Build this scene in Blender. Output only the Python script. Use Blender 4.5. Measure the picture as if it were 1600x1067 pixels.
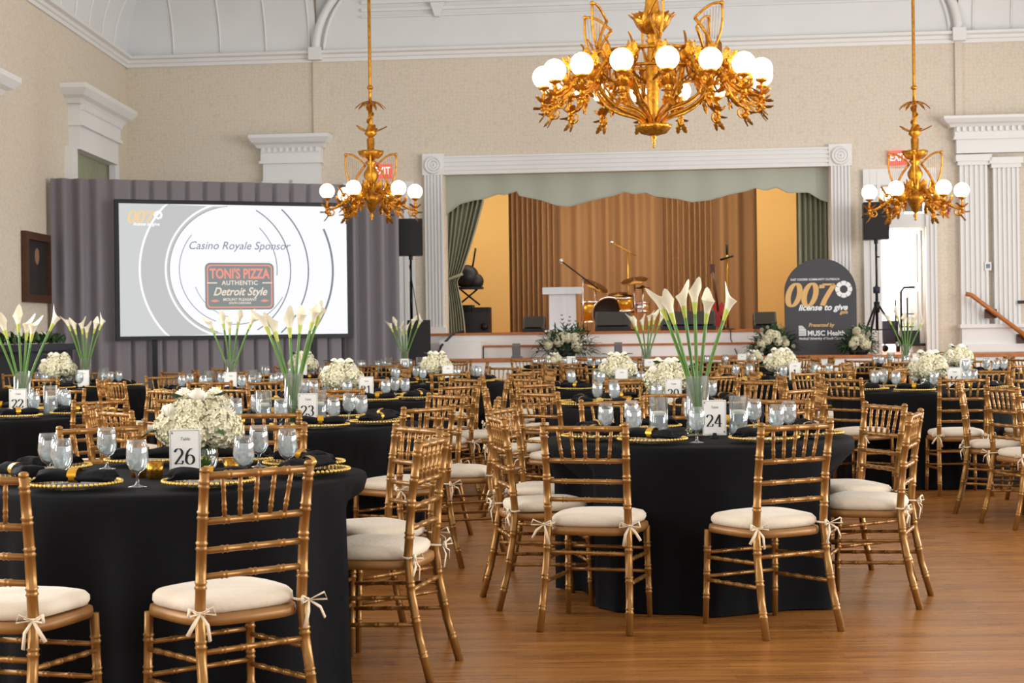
import bpy, math, random
from mathutils import Vector, Matrix
PI = math.pi
rnd = random.Random(7)
for o in list(bpy.data.objects): bpy.data.objects.remove(o)
SC = bpy.context.scene
COL = SC.collection
def R(d): return math.radians(d)
# ------------------------------------------------------------------ camera
F, EYE, ROLL, HOR = 2500.0, 1.305, 0.013, 18.5
cd = bpy.data.cameras.new('camera'); cam = bpy.data.objects.new('camera', cd); COL.objects.link(cam)
cd.sensor_width = 36; cd.lens = F / 1600 * 36; cd.shift_y = -HOR / 1600; cd.clip_end = 200
cam.matrix_world = Matrix.Translation((0, 0, EYE)) @ Matrix.Rotation(R(90), 4, 'X') @ Matrix.Rotation(-ROLL, 4, 'Z')
cd.dof.use_dof = True; cd.dof.focus_distance = 7.6; cd.dof.aperture_fstop = 9
SC.camera = cam
# ------------------------------------------------------------------ world, exposure
w = bpy.data.worlds.new('world'); SC.world = w; w.use_nodes = True
w.node_tree.nodes['Background'].inputs[0].default_value = (0.93, 0.96, 1.0, 1)
w.node_tree.nodes['Background'].inputs[1].default_value = 0.9
SC.view_settings.view_transform = 'Standard'; SC.view_settings.look = 'None'
SC.view_settings.gamma = 1; SC.view_settings.use_curve_mapping = False
SC.view_settings.exposure = 0.52
SC.cycles.max_bounces = 7; SC.cycles.diffuse_bounces = 3; SC.cycles.transparent_max_bounces = 24
SC.cycles.sample_clamp_indirect = 6
def area(name, loc, rot, sx, sy, power, col=(1, 1, 1)):
    l = bpy.data.lights.new(name, 'AREA'); l.shape = 'RECTANGLE'; l.size = sx; l.size_y = sy; l.energy = power; l.color = col
    o = bpy.data.objects.new(name, l); COL.objects.link(o); o.location = loc; o.rotation_euler = rot
    return o
# daylight lamps for assumed side windows; farthest right one added to brighten back wall
XL, XR = -6.25, 10.4
for yy in (1.5, 5.5, 9.5, 13.5, 17.5, 21.5):
    area('window_daylight_and_fill', (XR - 0.12, yy, 2.9), (0, R(90), 0), 3.2, 1.5, 270 if yy < 17 else (170 if yy < 20 else 60), (0.95, 0.98, 1))
for yy in (1.5, 5.5, 9.5, 13.5):
    area('window_daylight_and_fill', (XL + 0.12, yy, 2.9), (0, R(-90), 0), 3.2, 1.4, 150, (0.95, 0.98, 1))
# ------------------------------------------------------------------ pixel helpers
def ray(px, py):
    du, dv = px - 800, 533.5 - py
    return (du + dv * ROLL) / F, (-du * ROLL + dv - HOR) / F
def atY(px, py, Y):
    a, b = ray(px, py); return Vector((a * Y, Y, EYE + b * Y))
Y0, TH = 25.5, math.atan(0.10)
E_ = Vector((math.cos(TH), -math.sin(TH), 0)); N_ = Vector((math.sin(TH), math.cos(TH), 0))
WM = Matrix.Translation((0, Y0, 0)) @ Matrix.Rotation(-TH, 4, 'Z')
def W(px, py, off=0.0):                       # along-wall s and height z on a plane `off` in front of the back wall
    a, b = ray(px, py); d = Vector((a, 1, 0))
    t = (Y0 * N_.y - off) / d.dot(N_)
    p = d * t
    return (p - Vector((0, Y0, 0))).dot(E_), EYE + b * t
def ws(px, off=0.0, py=500): return W(px, py, off)[0]
def wz(px, py, off=0.0): return W(px, py, off)[1]
# ------------------------------------------------------------------ materials
M = {}
def mat(name, col, rough=0.5, metal=0.0, emit=None, es=0.0, trans=0.0, ior=1.45, bump=0.0, bscale=50.0, var=0.0, vscale=8.0, spec=0.5, sheen=0.0, alpha=None):
    m = bpy.data.materials.new(name); m.use_nodes = True; nt = m.node_tree; b = nt.nodes['Principled BSDF']
    b.inputs['Base Color'].default_value = (*col, 1); b.inputs['Roughness'].default_value = rough
    b.inputs['Metallic'].default_value = metal; b.inputs['IOR'].default_value = ior
    b.inputs['Transmission Weight'].default_value = trans; b.inputs['Specular IOR Level'].default_value = spec
    if sheen: b.inputs['Sheen Weight'].default_value = sheen
    if emit: b.inputs['Emission Color'].default_value = (*emit, 1); b.inputs['Emission Strength'].default_value = es
    tc = nt.nodes.new('ShaderNodeTexCoord')
    if var:
        n = nt.nodes.new('ShaderNodeTexNoise'); n.inputs['Scale'].default_value = vscale; n.inputs['Detail'].default_value = 4
        nt.links.new(tc.outputs['Object'], n.inputs['Vector'])
        r = nt.nodes.new('ShaderNodeValToRGB')
        r.color_ramp.elements[0].position = 0.3; r.color_ramp.elements[1].position = 0.7
        r.color_ramp.elements[0].color = (*[c * (1 - var) for c in col], 1); r.color_ramp.elements[1].color = (*[min(1, c * (1 + var)) for c in col], 1)
        nt.links.new(n.outputs['Fac'], r.inputs['Fac']); nt.links.new(r.outputs['Color'], b.inputs['Base Color'])
    if bump:
        n2 = nt.nodes.new('ShaderNodeTexNoise'); n2.inputs['Scale'].default_value = bscale; n2.inputs['Detail'].default_value = 3
        nt.links.new(tc.outputs['Object'], n2.inputs['Vector'])
        bp = nt.nodes.new('ShaderNodeBump'); bp.inputs['Strength'].default_value = bump; bp.inputs['Distance'].default_value = 0.01
        nt.links.new(n2.outputs['Fac'], bp.inputs['Height']); nt.links.new(bp.outputs['Normal'], b.inputs['Normal'])
    M[name] = m; return m
def srgb(r, g, b):
    f = lambda c: ((c / 255 + 0.055) / 1.055) ** 2.4 if c > 10 else c / 255 / 12.92
    return (f(r), f(g), f(b))
mat('gold_chair', srgb(152, 108, 54), 0.33, 0.5, var=0.15, vscale=14)
mat('seat_wood', srgb(148, 104, 54), 0.4, 0.2, var=0.1, vscale=14)
mat('cushion', srgb(216, 201, 178), 0.8, bump=0.25, bscale=60, sheen=0.2)
mat('tie', srgb(232, 214, 184), 0.85)
mat('black_cloth', srgb(14, 14, 15), 0.8, bump=0.12, bscale=300, spec=0.12)
mat('napkin', srgb(14, 14, 16), 0.8, bump=0.3, bscale=80, spec=0.2)
mat('gold_shiny', srgb(214, 160, 50), 0.28, 0.85)
mat('gold_bead', srgb(222, 182, 92), 0.3, 0.7)
mat('chandelier_gold', srgb(206, 142, 44), 0.3, 0.85, var=0.35, vscale=30, bump=0.5, bscale=70)
mat('white_paint', srgb(236, 235, 232), 0.45)
mat('cove_paint', srgb(230, 231, 230), 0.6, var=0.02, vscale=2)
mat('card', srgb(238, 234, 226), 0.6)
mat('ink', srgb(34, 26, 26), 0.6)
mat('ink_grey', srgb(120, 116, 114), 0.6)
mat('black_plastic', srgb(26, 26, 28), 0.5, bump=0.1, bscale=200)
mat('black_metal', srgb(30, 30, 32), 0.35, 0.6)
mat('grille', srgb(34, 33, 34), 0.7, bump=0.5, bscale=250)
mat('grey_drape', srgb(132, 126, 131), 0.85, bump=0.08, bscale=200, sheen=0.1)
mat('green_drape', srgb(150, 152, 124), 0.8, sheen=0.2, bump=0.08, bscale=150)
mat('valance_green', srgb(184, 187, 172), 0.85, bump=0.2, bscale=200)
mat('tan_drape', srgb(160, 124, 86), 0.85, bump=0.08, bscale=100)
mat('stage_flat', srgb(196, 162, 100), 0.8)
mat('wood_lip', srgb(176, 104, 48), 0.4, var=0.15, vscale=10)
mat('handrail_wood', srgb(184, 112, 52), 0.35, var=0.15, vscale=10)
mat('dark_wood', srgb(78, 44, 22), 0.4, var=0.2, vscale=12)
mat('portrait', srgb(44, 38, 34), 0.5, var=0.4, vscale=5)
mat('skin', srgb(150, 110, 84), 0.6)
mat('petal', srgb(236, 228, 196), 0.7, var=0.08, vscale=25)
mat('petal_white', srgb(240, 234, 214), 0.65)
mat('calla', srgb(238, 228, 200), 0.5, var=0.04, vscale=20)
mat('calla_base', srgb(190, 200, 90), 0.5)
mat('stem', srgb(90, 130, 54), 0.45, var=0.15, vscale=20)
mat('leaf', srgb(46, 78, 38), 0.5, var=0.3, vscale=20)
mat('spadix', srgb(232, 196, 60), 0.6)
mat('wax', srgb(246, 240, 222), 0.5)
mat('red_plastic', srgb(190, 30, 34), 0.4)
mat('exit_red', srgb(226, 110, 98), 0.5, emit=srgb(236, 90, 80), es=0.35)
mat('exit_white', srgb(250, 240, 235), 0.5, emit=(1, 0.9, 0.85), es=0.5)
mat('brass', srgb(200, 150, 60), 0.3, 0.9)
mat('drum_gold', srgb(206, 150, 48), 0.25, 0.6)
mat('chrome', (0.8, 0.8, 0.82), 0.2, 1.0)
mat('cymbal', srgb(120, 84, 40), 0.35, 0.8)
mat('podium', srgb(226, 228, 232), 0.35)
mat('guitar', srgb(190, 26, 22), 0.25)
mat('sign_grey', srgb(66, 66, 70), 0.6)
mat('sign_gold', srgb(222, 176, 110), 0.5)
mat('sign_white', srgb(240, 240, 240), 0.5)
mat('shutter', srgb(120, 120, 122), 0.4)
mat('blue_case', srgb(36, 44, 58), 0.6)
mat('mantel', srgb(40, 42, 50), 0.5)
mat('mercury_gold', srgb(170, 120, 40), 0.25, 0.8, var=0.6, vscale=90)
mat('globe_glass', srgb(255, 246, 226), 0.4, emit=(1.0, 0.86, 0.60), es=3.4)
mat('water', (0.9, 0.94, 0.97), 0.12, trans=0.72, ior=1.33, bump=0.5, bscale=35)
mat('green_water', srgb(206, 216, 170), 0.1, trans=0.9, ior=1.1)
mat('screen_frame', srgb(22, 24, 28), 0.5)
def emis(name, rgb, s=1.0):
    m = bpy.data.materials.new(name); m.use_nodes = True; nt = m.node_tree; nt.nodes.remove(nt.nodes['Principled BSDF'])
    e = nt.nodes.new('ShaderNodeEmission'); e.inputs[0].default_value = (*srgb(*rgb), 1); e.inputs[1].default_value = s
    nt.links.new(e.outputs[0], nt.nodes['Material Output'].inputs[0]); M[name] = m
SE = 0.72
for n_, c_ in dict(scr_white=(250, 250, 254), scr_grey=(196, 197, 196), scr_pale=(208, 210, 209), scr_line=(132, 138, 140), scr_light=(252, 252, 252), scr_text=(128, 138, 156),
                   scr_badge=(138, 146, 145), scr_red=(246, 158, 142), scr_cream=(244, 226, 206), scr_gold=(246, 212, 156)).items(): emis(n_, c_, SE)
def glass(name, col=(1, 1, 1), g=0.10):
    m = bpy.data.materials.new(name); m.use_nodes = True; nt = m.node_tree; nt.nodes.remove(nt.nodes['Principled BSDF'])
    t = nt.nodes.new('ShaderNodeBsdfTransparent'); t.inputs[0].default_value = (*col, 1)
    gl = nt.nodes.new('ShaderNodeBsdfGlossy'); gl.inputs['Roughness'].default_value = 0.04
    lw = nt.nodes.new('ShaderNodeLayerWeight'); lw.inputs[0].default_value = 0.35
    ad = nt.nodes.new('ShaderNodeMath'); ad.operation = 'MULTIPLY_ADD'; ad.inputs[1].default_value = 0.55; ad.inputs[2].default_value = g
    mx = nt.nodes.new('ShaderNodeMixShader'); nt.links.new(lw.outputs['Facing'], ad.inputs[0]); nt.links.new(ad.outputs[0], mx.inputs[0])
    nt.links.new(t.outputs[0], mx.inputs[1]); nt.links.new(gl.outputs[0], mx.inputs[2]); nt.links.new(mx.outputs[0], nt.nodes['Material Output'].inputs[0]); M[name] = m
glass('glass', (0.96, 0.98, 0.98), 0.07); glass('plate_glass', (0.85, 0.87, 0.87), 0.14)
def floor_mat():
    m = bpy.data.materials.new('floor_wood'); m.use_nodes = True; nt = m.node_tree; b = nt.nodes['Principled BSDF']; L = nt.links
    tc = nt.nodes.new('ShaderNodeTexCoord'); mp = nt.nodes.new('ShaderNodeMapping'); L.new(tc.outputs['Object'], mp.inputs[0])
    br = nt.nodes.new('ShaderNodeTexBrick'); br.inputs['Scale'].default_value = 1; br.inputs['Brick Width'].default_value = 1.3; br.inputs['Row Height'].default_value = 0.057
    br.inputs['Mortar Size'].default_value = 0.0011; br.inputs['Mortar Smooth'].default_value = 0.3; br.offset = 0.37; br.inputs['Bias'].default_value = 0
    br.inputs['Color1'].default_value = (*srgb(160, 106, 50), 1); br.inputs['Color2'].default_value = (*srgb(134, 84, 38), 1); br.inputs['Mortar'].default_value = (*srgb(96, 60, 28), 1)
    L.new(mp.outputs[0], br.inputs['Vector'])
    mp2 = nt.nodes.new('ShaderNodeMapping'); mp2.inputs['Scale'].default_value = (1.2, 16, 1); L.new(tc.outputs['Object'], mp2.inputs[0])
    ns = nt.nodes.new('ShaderNodeTexNoise'); ns.inputs['Scale'].default_value = 2.2; ns.inputs['Detail'].default_value = 6; L.new(mp2.outputs[0], ns.inputs['Vector'])
    mx = nt.nodes.new('ShaderNodeMix'); mx.data_type = 'RGBA'; mx.blend_type = 'MULTIPLY'; mx.inputs[0].default_value = 0.75
    rp = nt.nodes.new('ShaderNodeValToRGB'); rp.color_ramp.elements[0].color = (0.62, 0.56, 0.5, 1); rp.color_ramp.elements[1].color = (1.2, 1.2, 1.2, 1); rp.color_ramp.elements[0].position = 0.3; rp.color_ramp.elements[1].position = 0.68
    L.new(ns.outputs['Fac'], rp.inputs[0]); L.new(br.outputs['Color'], mx.inputs[6]); L.new(rp.outputs[0], mx.inputs[7]); L.new(mx.outputs[2], b.inputs['Base Color'])
    rr = nt.nodes.new('ShaderNodeMapRange'); rr.inputs[3].default_value = 0.2; rr.inputs[4].default_value = 0.38; L.new(ns.outputs['Fac'], rr.inputs[0]); L.new(rr.outputs[0], b.inputs['Roughness'])
    bp = nt.nodes.new('ShaderNodeBump'); bp.inputs['Strength'].default_value = 0.25; bp.inputs['Distance'].default_value = 0.002; L.new(br.outputs['Fac'], bp.inputs['Height']); bp.invert = True
    L.new(bp.outputs[0], b.inputs['Normal']); M['floor_wood'] = m
floor_mat()
def wallpaper():
    m = bpy.data.materials.new('wallpaper'); m.use_nodes = True; nt = m.node_tree; b = nt.nodes['Principled BSDF']; L = nt.links
    tc = nt.nodes.new('ShaderNodeTexCoord')
    vo = nt.nodes.new('ShaderNodeTexVoronoi'); vo.feature = 'DISTANCE_TO_EDGE'; vo.inputs['Scale'].default_value = 17; vo.inputs['Randomness'].default_value = 0.55
    ns = nt.nodes.new('ShaderNodeTexNoise'); ns.inputs['Scale'].default_value = 22; ns.inputs['Detail'].default_value = 3
    L.new(tc.outputs['Object'], vo.inputs['Vector']); L.new(tc.outputs['Object'], ns.inputs['Vector'])
    rp = nt.nodes.new('ShaderNodeValToRGB'); rp.color_ramp.elements[0].color = (*srgb(210, 197, 177), 1); rp.color_ramp.elements[1].color = (*srgb(228, 216, 198), 1); rp.color_ramp.elements[0].position = 0.03; rp.color_ramp.elements[1].position = 0.12
    L.new(vo.outputs['Distance'], rp.inputs[0])
    mx = nt.nodes.new('ShaderNodeMix'); mx.data_type = 'RGBA'; mx.inputs[7].default_value = (*srgb(222, 209, 190), 1); L.new(ns.outputs['Fac'], mx.inputs[0]); L.new(rp.outputs[0], mx.inputs[6])
    L.new(mx.outputs[2], b.inputs['Base Color']); b.inputs['Roughness'].default_value = 0.75; M['wallpaper'] = m
wallpaper()
# ------------------------------------------------------------------ mesh builder
class MB:
    def __init__(s): s.v = []; s.f = []; s.sm = []
    def add(s, vs, fs, smooth=True):
        n = len(s.v); s.v += [tuple(p) for p in vs]; s.f += [tuple(i + n for i in q) for q in fs]; s.sm += [smooth] * len(fs); return s
    def box(s, x0, x1, y0, y1, z0, z1):
        v = [(x0, y0, z0), (x1, y0, z0), (x1, y1, z0), (x0, y1, z0), (x0, y0, z1), (x1, y0, z1), (x1, y1, z1), (x0, y1, z1)]
        return s.add(v, [(0, 3, 2, 1), (4, 5, 6, 7), (0, 1, 5, 4), (1, 2, 6, 5), (2, 3, 7, 6), (3, 0, 4, 7)], False)
    def tube(s, pts, rad, seg=8, cap=True, flat=1.0):
        pts = [Vector(p) for p in pts]; n = len(pts)
        if not hasattr(rad, '__len__'): rad = [rad] * n
        vs = []; fs = []; pu = None
        for i, p in enumerate(pts):
            d = (pts[min(i + 1, n - 1)] - pts[max(i - 1, 0)])
            d = d.normalized() if d.length > 1e-9 else Vector((0, 0, 1))
            if pu is None: pu = Vector((1, 0, 0)) if abs(d.x) < 0.8 else Vector((0, 1, 0))
            u = (pu - d * pu.dot(d)); u = u.normalized() if u.length > 1e-6 else d.orthogonal().normalized()
            pu = u; q = d.cross(u)
            for k in range(seg):
                a = 2 * PI * k / seg; vs.append(p + (u * math.cos(a) + q * math.sin(a) * flat) * rad[i])
        for i in range(n - 1):
            for k in range(seg): fs.append((i * seg + k, i * seg + (k + 1) % seg, (i + 1) * seg + (k + 1) % seg, (i + 1) * seg + k))
        if cap: fs.append(tuple(range(seg - 1, -1, -1))); fs.append(tuple((n - 1) * seg + k for k in range(seg)))
        return s.add(vs, fs)
    def lathe(s, prof, seg=24, c=(0, 0, 0), smooth=True, lobes=0, la=0.0):
        vs = []; fs = []; n = len(prof)
        for (r, z) in prof:
            for k in range(seg):
                a = 2 * PI * k / seg; rr = r * (1 + la * math.cos(lobes * a)) if lobes else r
                vs.append((c[0] + rr * math.cos(a), c[1] + rr * math.sin(a), c[2] + z))
        for i in range(n - 1):
            for k in range(seg): fs.append((i * seg + k, i * seg + (k + 1) % seg, (i + 1) * seg + (k + 1) % seg, (i + 1) * seg + k))
        return s.add(vs, fs, smooth)
    def disc(s, r, z, seg=24, c=(0, 0)):
        return s.add([(c[0] + r * math.cos(2 * PI * k / seg), c[1] + r * math.sin(2 * PI * k / seg), z) for k in range(seg)], [tuple(range(seg))], False)
    def grid(s, fn, nu, nv, smooth=True, closeu=False):
        vs = [fn(i / (nu if closeu else nu - 1), j / (nv - 1)) for j in range(nv) for i in range(nu)]
        fs = [(j * nu + i, j * nu + (i + 1) % nu, (j + 1) * nu + (i + 1) % nu, (j + 1) * nu + i) for j in range(nv - 1) for i in range(nu if closeu else nu - 1)]
        return s.add(vs, fs, smooth)
    def sphere(s, c, r, seg=16, rings=10, sz=1.0):
        pr = [(max(1e-4, r * math.sin(PI * i / rings)), -r * sz * math.cos(PI * i / rings)) for i in range(rings + 1)]
        return s.lathe(pr, seg, c)
    def prism(s, poly, y0, y1):                    # polygon in x,z extruded along y
        n = len(poly); v = [(x, y0, z) for x, z in poly] + [(x, y1, z) for x, z in poly]
        f = [tuple(range(n)), tuple(range(2 * n - 1, n - 1, -1))] + [(i, i + n, (i + 1) % n + n, (i + 1) % n) for i in range(n)]
        return s.add(v, f, False)
    def tf(s, m):
        s.v = [tuple(m @ Vector(p)) for p in s.v]; return s
    def mesh(s, name, m):
        me = bpy.data.meshes.new(name); me.from_pydata(s.v, [], s.f); me.polygons.foreach_set('use_smooth', s.sm)
        if m: me.materials.append(M[m])
        me.update(); return me
    def build(s, name, m, parent=None):
        o = bpy.data.objects.new(name, s.mesh(name, m)); COL.objects.link(o); o.parent = parent; return o
def tag(o, label, cat, group=None, kind=None):
    o['label'] = label; o['category'] = cat
    if group: o['group'] = group
    if kind: o['kind'] = kind
    return o
def empty(name, label=None, cat=None, loc=(0, 0, 0), rz=0, group=None, kind=None, mtx=None):
    o = bpy.data.objects.new(name, None); COL.objects.link(o); o.empty_display_size = 0.1
    if mtx is not None: o.matrix_world = mtx
    else: o.location = loc; o.rotation_euler = (0, 0, rz)
    if label: tag(o, label, cat, group, kind)
    return o
def dup(o, parent=None):
    c = o.copy(); COL.objects.link(c); c.parent = parent
    for ch in KIDS(o): dup(ch, c)
    return c
_kc = {}
def KIDS(o):
    if o.name not in _kc: _kc[o.name] = list(o.children)
    return _kc[o.name]
def text(body, size, m, parent, loc, shear=0, sx=1.0, name='lettering', ext=0.001, rot=(R(90), 0, 0), align='CENTER', off=0.0, spacing=1.0):
    c = bpy.data.curves.new(name, 'FONT'); c.body = body; c.size = size; c.extrude = ext; c.align_x = align; c.align_y = 'CENTER'; c.shear = shear; c.offset = off; c.space_character = spacing; c.resolution_u = 4
    tmp = bpy.data.objects.new('tmp', c); COL.objects.link(tmp); bpy.context.view_layer.update()
    me = bpy.data.meshes.new_from_object(tmp.evaluated_get(bpy.context.evaluated_depsgraph_get())); bpy.data.objects.remove(tmp); me.materials.clear(); me.materials.append(M[m])
    o = bpy.data.objects.new(name, me); COL.objects.link(o); o.parent = parent; o.location = loc; o.rotation_euler = rot; o.scale = (sx, 1, 1); return o
def arc(cx, cy, rx, ry, a0, a1, n=14): return [(cx + rx * math.cos(R(a0 + (a1 - a0) * i / n)), cy + ry * math.sin(R(a0 + (a1 - a0) * i / n))) for i in range(n + 1)]
GLYPH = {'0': [arc(.3, .5, .24, .48, 90, 450, 28)],
 '1': [[(.12, .82), (.2, .86), (.32, .98)], [(.32, .98), (.32, .02)], [(.14, .02), (.5, .02)]],
 '2': [arc(.28, .72, .22, .25, 170, -25, 14) + [(.40, .5), (.22, .25), (.06, .04)], [(.06, .05), (.3, .07), (.5, .05), (.54, .24)]],
 '3': [arc(.27, .74, .2, .23, 160, -90, 14), arc(.27, .26, .23, .25, 90, -165, 16)],
 '4': [[(.40, .02), (.40, .98)], [(.40, .98), (.03, .28)], [(.03, .28), (.58, .28)], [(.28, .02), (.53, .02)]],
 '5': [[(.5, .96), (.14, .96)], [(.14, .96), (.11, .52)], arc(.27, .31, .24, .29, 130, -160, 16)],
 '6': [arc(.3, .3, .23, .28, 90, 450, 22), [(.08, .32), (.09, .55), (.17, .78), (.3, .93), (.44, .96)]],
 '7': [[(.04, .94), (.56, .94)], [(.56, .94), (.42, .62), (.30, .3), (.24, .02)], [(.04, .94), (.05, .78)]]}
def digits(s, h, m, parent, loc, shear=0.0, thick=0.13, thin=0.035, adv=0.66, name='numeral', depth=0.0012):
    mb = MB(); x = -adv * len(s) / 2
    for ch in s:
        for pl in GLYPH[ch]:
            p = [Vector((a, b)) for a, b in pl]; L = []; n = len(p)
            closed = (p[0] - p[-1]).length < 1e-3
            for i in range(n):
                d = (p[1] - p[-2]) if closed and i in (0, n - 1) else p[min(i + 1, n - 1)] - p[max(i - 1, 0)]
                d.normalize(); wd = (thin + (thick - thin) * abs(d.y) ** 1.5) / 2; q = Vector((-d.y, d.x)) * wd
                L.append((p[i] + q, p[i] - q))
            vs = []
            for a, b in L:
                for k in (a, b): vs.append(((x + k.x + shear * k.y) * h, -depth, (k.y - 0.5) * h))
            for a, b in L:
                for k in (a, b): vs.append(((x + k.x + shear * k.y) * h, 0, (k.y - 0.5) * h))
            N2 = 2 * n; fs = []
            for i in range(n - 1):
                fs += [(2 * i, 2 * i + 1, 2 * i + 3, 2 * i + 2), (2 * i, 2 * i + 2, N2 + 2 * i + 2, N2 + 2 * i), (2 * i + 1, N2 + 2 * i + 1, N2 + 2 * i + 3, 2 * i + 3)]
            mb.add(vs, fs, False)
        x += adv
    o = mb.build(name, m, parent); o.location = loc; return o
def pleats(mb, x0, x1, z0, z1, y, amp, n, nz=2, seed=0, gather=None, sub=10):
    r = random.Random(seed); ph = [r.uniform(-.5, .5) for _ in range(n + 3)]; am = [r.uniform(.6, 1.3) for _ in range(n + 3)]
    def fn(u, v):
        i = u * n; k = int(i); fr = i - k
        a = amp * (am[k] * (1 - fr) + am[k + 1] * fr); yy = y + a * math.sin(2 * PI * i + ph[k] * (1 - fr) + ph[k + 1] * fr)
        x = x0 + (x1 - x0) * u; z = z0 + (z1 - z0) * v
        if gather: x, yy = gather(u, v, x, yy)
        return (x, yy, z)
    return mb.grid(fn, n * sub + 1, nz)
# ================================================================== THE ROOM
mb = MB(); mb.box(XL - .1, XR + .1, -6, 31, -0.1, 0)
tag(mb.build('floor', 'floor_wood'), 'polished narrow-board hardwood ballroom floor', 'floor', kind='structure')
CZ = W(350, 100)[1]                           # underside of the cornice
ZT = CZ + 1.75
sL = -7.2; sR = 11.5
pL, pR = ws(665), ws(1332)                    # proscenium outer edges
oL, oR = ws(697), ws(1298)
zLin = (wz(680, 248) + wz(1310, 223)) / 2     # lintel top
zOp = (wz(700, 277) + wz(1298, 257)) / 2      # opening top
ZS = 1.26                                     # stage floor
ZA = 0.87                                     # apron floor
dL_, dR_ = ws(1377), ws(1447); dzT = wz(1410, 356)
tzT = wz(1410, 292); tzB = wz(1410, 334)
WT = 0.35
mb = MB()
for (a, b, c, d) in ((sL, oL, 0, ZT), (oL, oR, zOp, ZT), (oL, oR, 0, ZS - .05), (oR, dL_, 0, ZT), (dL_, dR_, dzT, tzB), (dL_, dR_, tzT, ZT), (dL_, dR_, 0, ZA - .02), (dR_, sR, 0, ZT)):
    mb.box(a, b, 0, WT, c, d)
wb = mb.build('wall_back', 'wallpaper'); wb.matrix_world = WM; tag(wb, 'beige damask-papered back wall around the stage opening', 'wall', kind='structure')
# left wall (with the window behind the drape) and right wall
wy0, wy1 = 22.75, 25.0; wzt = 3.95
mb = MB()
mb.box(XL - .3, XL, -6, wy0, 0, ZT); mb.box(XL - .3, XL, wy0, wy1, wzt, ZT); mb.box(XL - .3, XL, wy0, wy1, 0, .9); mb.box(XL - .3, XL, wy1, 28, 0, ZT)
tag(mb.build('wall_left', 'wallpaper'), 'beige papered side wall on the left', 'wall', kind='structure')
mb = MB().box(XR, XR + .3, -6, 26, 0, ZT)
tag(mb.build('wall_right', 'wallpaper'), 'beige papered side wall beyond the right edge', 'wall', kind='structure')
mb = MB().box(XL - .3, XR + .3, -6, 28, ZT, ZT + .1)
tag(mb.build('ceiling', 'cove_paint'), 'flat white ceiling above the cove', 'ceiling', kind='structure')
# coves over the side bays
cvR = ZT - CZ - .12
sA, sB = ws(500), ws(1502)
def cove_pt(t, R_): a = t * PI / 2; return R_ * (1 - math.cos(a)), R_ * math.sin(a)
root = empty('ceiling_cove', 'white coved ceiling with thin ribs above the side bays', 'ceiling', kind='structure', mtx=WM)
for (a, b) in ((sL, sA), (sB, sR)):
    mb = MB().grid(lambda u, v: (a + (b - a) * u, -cove_pt(v, cvR)[0], CZ + .12 + cove_pt(v, cvR)[1]), 8, 17); mb.build('cove', 'cove_paint', root)
for px in (272, 345, 416, 484, 1520, 1580, 1650):
    s0 = ws(px, 0, 100); mb = MB().tube([(s0, -cove_pt(i / 16, cvR)[0] - .01, CZ + .12 + cove_pt(i / 16, cvR)[1]) for i in range(17)], .016, 6); mb.build('rib', 'white_paint', root)
root2 = empty('ceiling_cove', 'white ribbed cove along the left side wall', 'ceiling', kind='structure')
mb = MB().grid(lambda u, v: (XL + cove_pt(v, cvR)[0], -5 + 33 * u, CZ + .12 + cove_pt(v, cvR)[1]), 8, 17); mb.build('cove', 'cove_paint', root2)
for i in range(9):
    y = 25.3 - i * .75; mb = MB().tube([(XL + cove_pt(k / 16, cvR)[0] + .01, y, CZ + .12 + cove_pt(k / 16, cvR)[1]) for k in range(17)], .016, 6); mb.build('rib', 'white_paint', root2)
# cornices
def profile_run(mb, prof, x0, x1):            # prof list of (out, z) closed polygon, run along x, out = -y
    n = len(prof); v = [(x0, -o, z) for o, z in prof] + [(x1, -o, z) for o, z in prof]
    mb.add(v, [tuple(range(n - 1, -1, -1)), tuple(range(n, 2 * n))] + [(i, (i + 1) % n, (i + 1) % n + n, i + n) for i in range(n)], False); return mb
cprof = [(0, -.02), (.03, -.02), (.035, .03), (.06, .045), (.07, .09), (.13, .11), (.14, .15), (0, .15)]
mb = MB(); profile_run(mb, [(o, CZ + z) for o, z in cprof], sL, sR)
o = mb.build('trim_1', 'white_paint'); o.matrix_world = WM; tag(o, 'white cornice moulding along the back wall', 'cornice', kind='structure')
mb = MB(); profile_run(mb, [(o, CZ + z) for o, z in cprof], -28, 6); mb.tf(Matrix.Translation((XL, 0, 0)) @ Matrix.Rotation(R(90), 4, 'Z') @ Matrix.Scale(-1, 4, (1, 0, 0)))
mb.v = [(2 * XL - x if x < XL else x, y, z) for x, y, z in mb.v]
mb.v = [(x, abs(y) if y > 0 else y, z) for x, y, z in mb.v]
tag(mb.build('trim_2', 'white_paint'), 'white cornice moulding along the left wall', 'cornice', kind='structure')
# arch rib over the centre bay, upper picture moulding, vertical strips under the rib ends
root = empty('trim_3', 'white arched rib and mouldings above the stage bay', 'moulding', kind='structure', mtx=WM)
for sg, s0 in ((1, sA), (-1, sB)):
    pts = [(s0 + sg * 1.1 * (1 - math.cos(t * PI / 2 / 14)), -.08, CZ + .12 + 1.25 * math.sin(t * PI / 2 / 14)) for t in range(15)]
    MB().tube(pts, .07, 8).build('arch_rib', 'white_paint', root)
    MB().tube([(x + sg * .13, -.04, z - .01) for x, y, z in pts], .03, 6).build('arch_bead', 'white_paint', root)
    MB().box(s0 - .055, s0 + .055, -.05, 0, 3.9, CZ).build('wall_strip', 'wallpaper', root)
    MB().box(s0 - .1, s0 + .1, -.17, 0, CZ + .0, CZ + .2).build('springer_block', 'white_paint', root)
MB().box(sA, sB, -.02, 0, CZ + .1, ZT).build('lunette', 'cove_paint', root)
zm = wz(800, 12)
for dz, th in ((0, .05), (-.10, .025), (.12, .06)):
    MB().box(sA + .75, sB - .75, -.07, 0, zm + dz, zm + dz + th).build('upper_moulding', 'white_paint', root)
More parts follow.
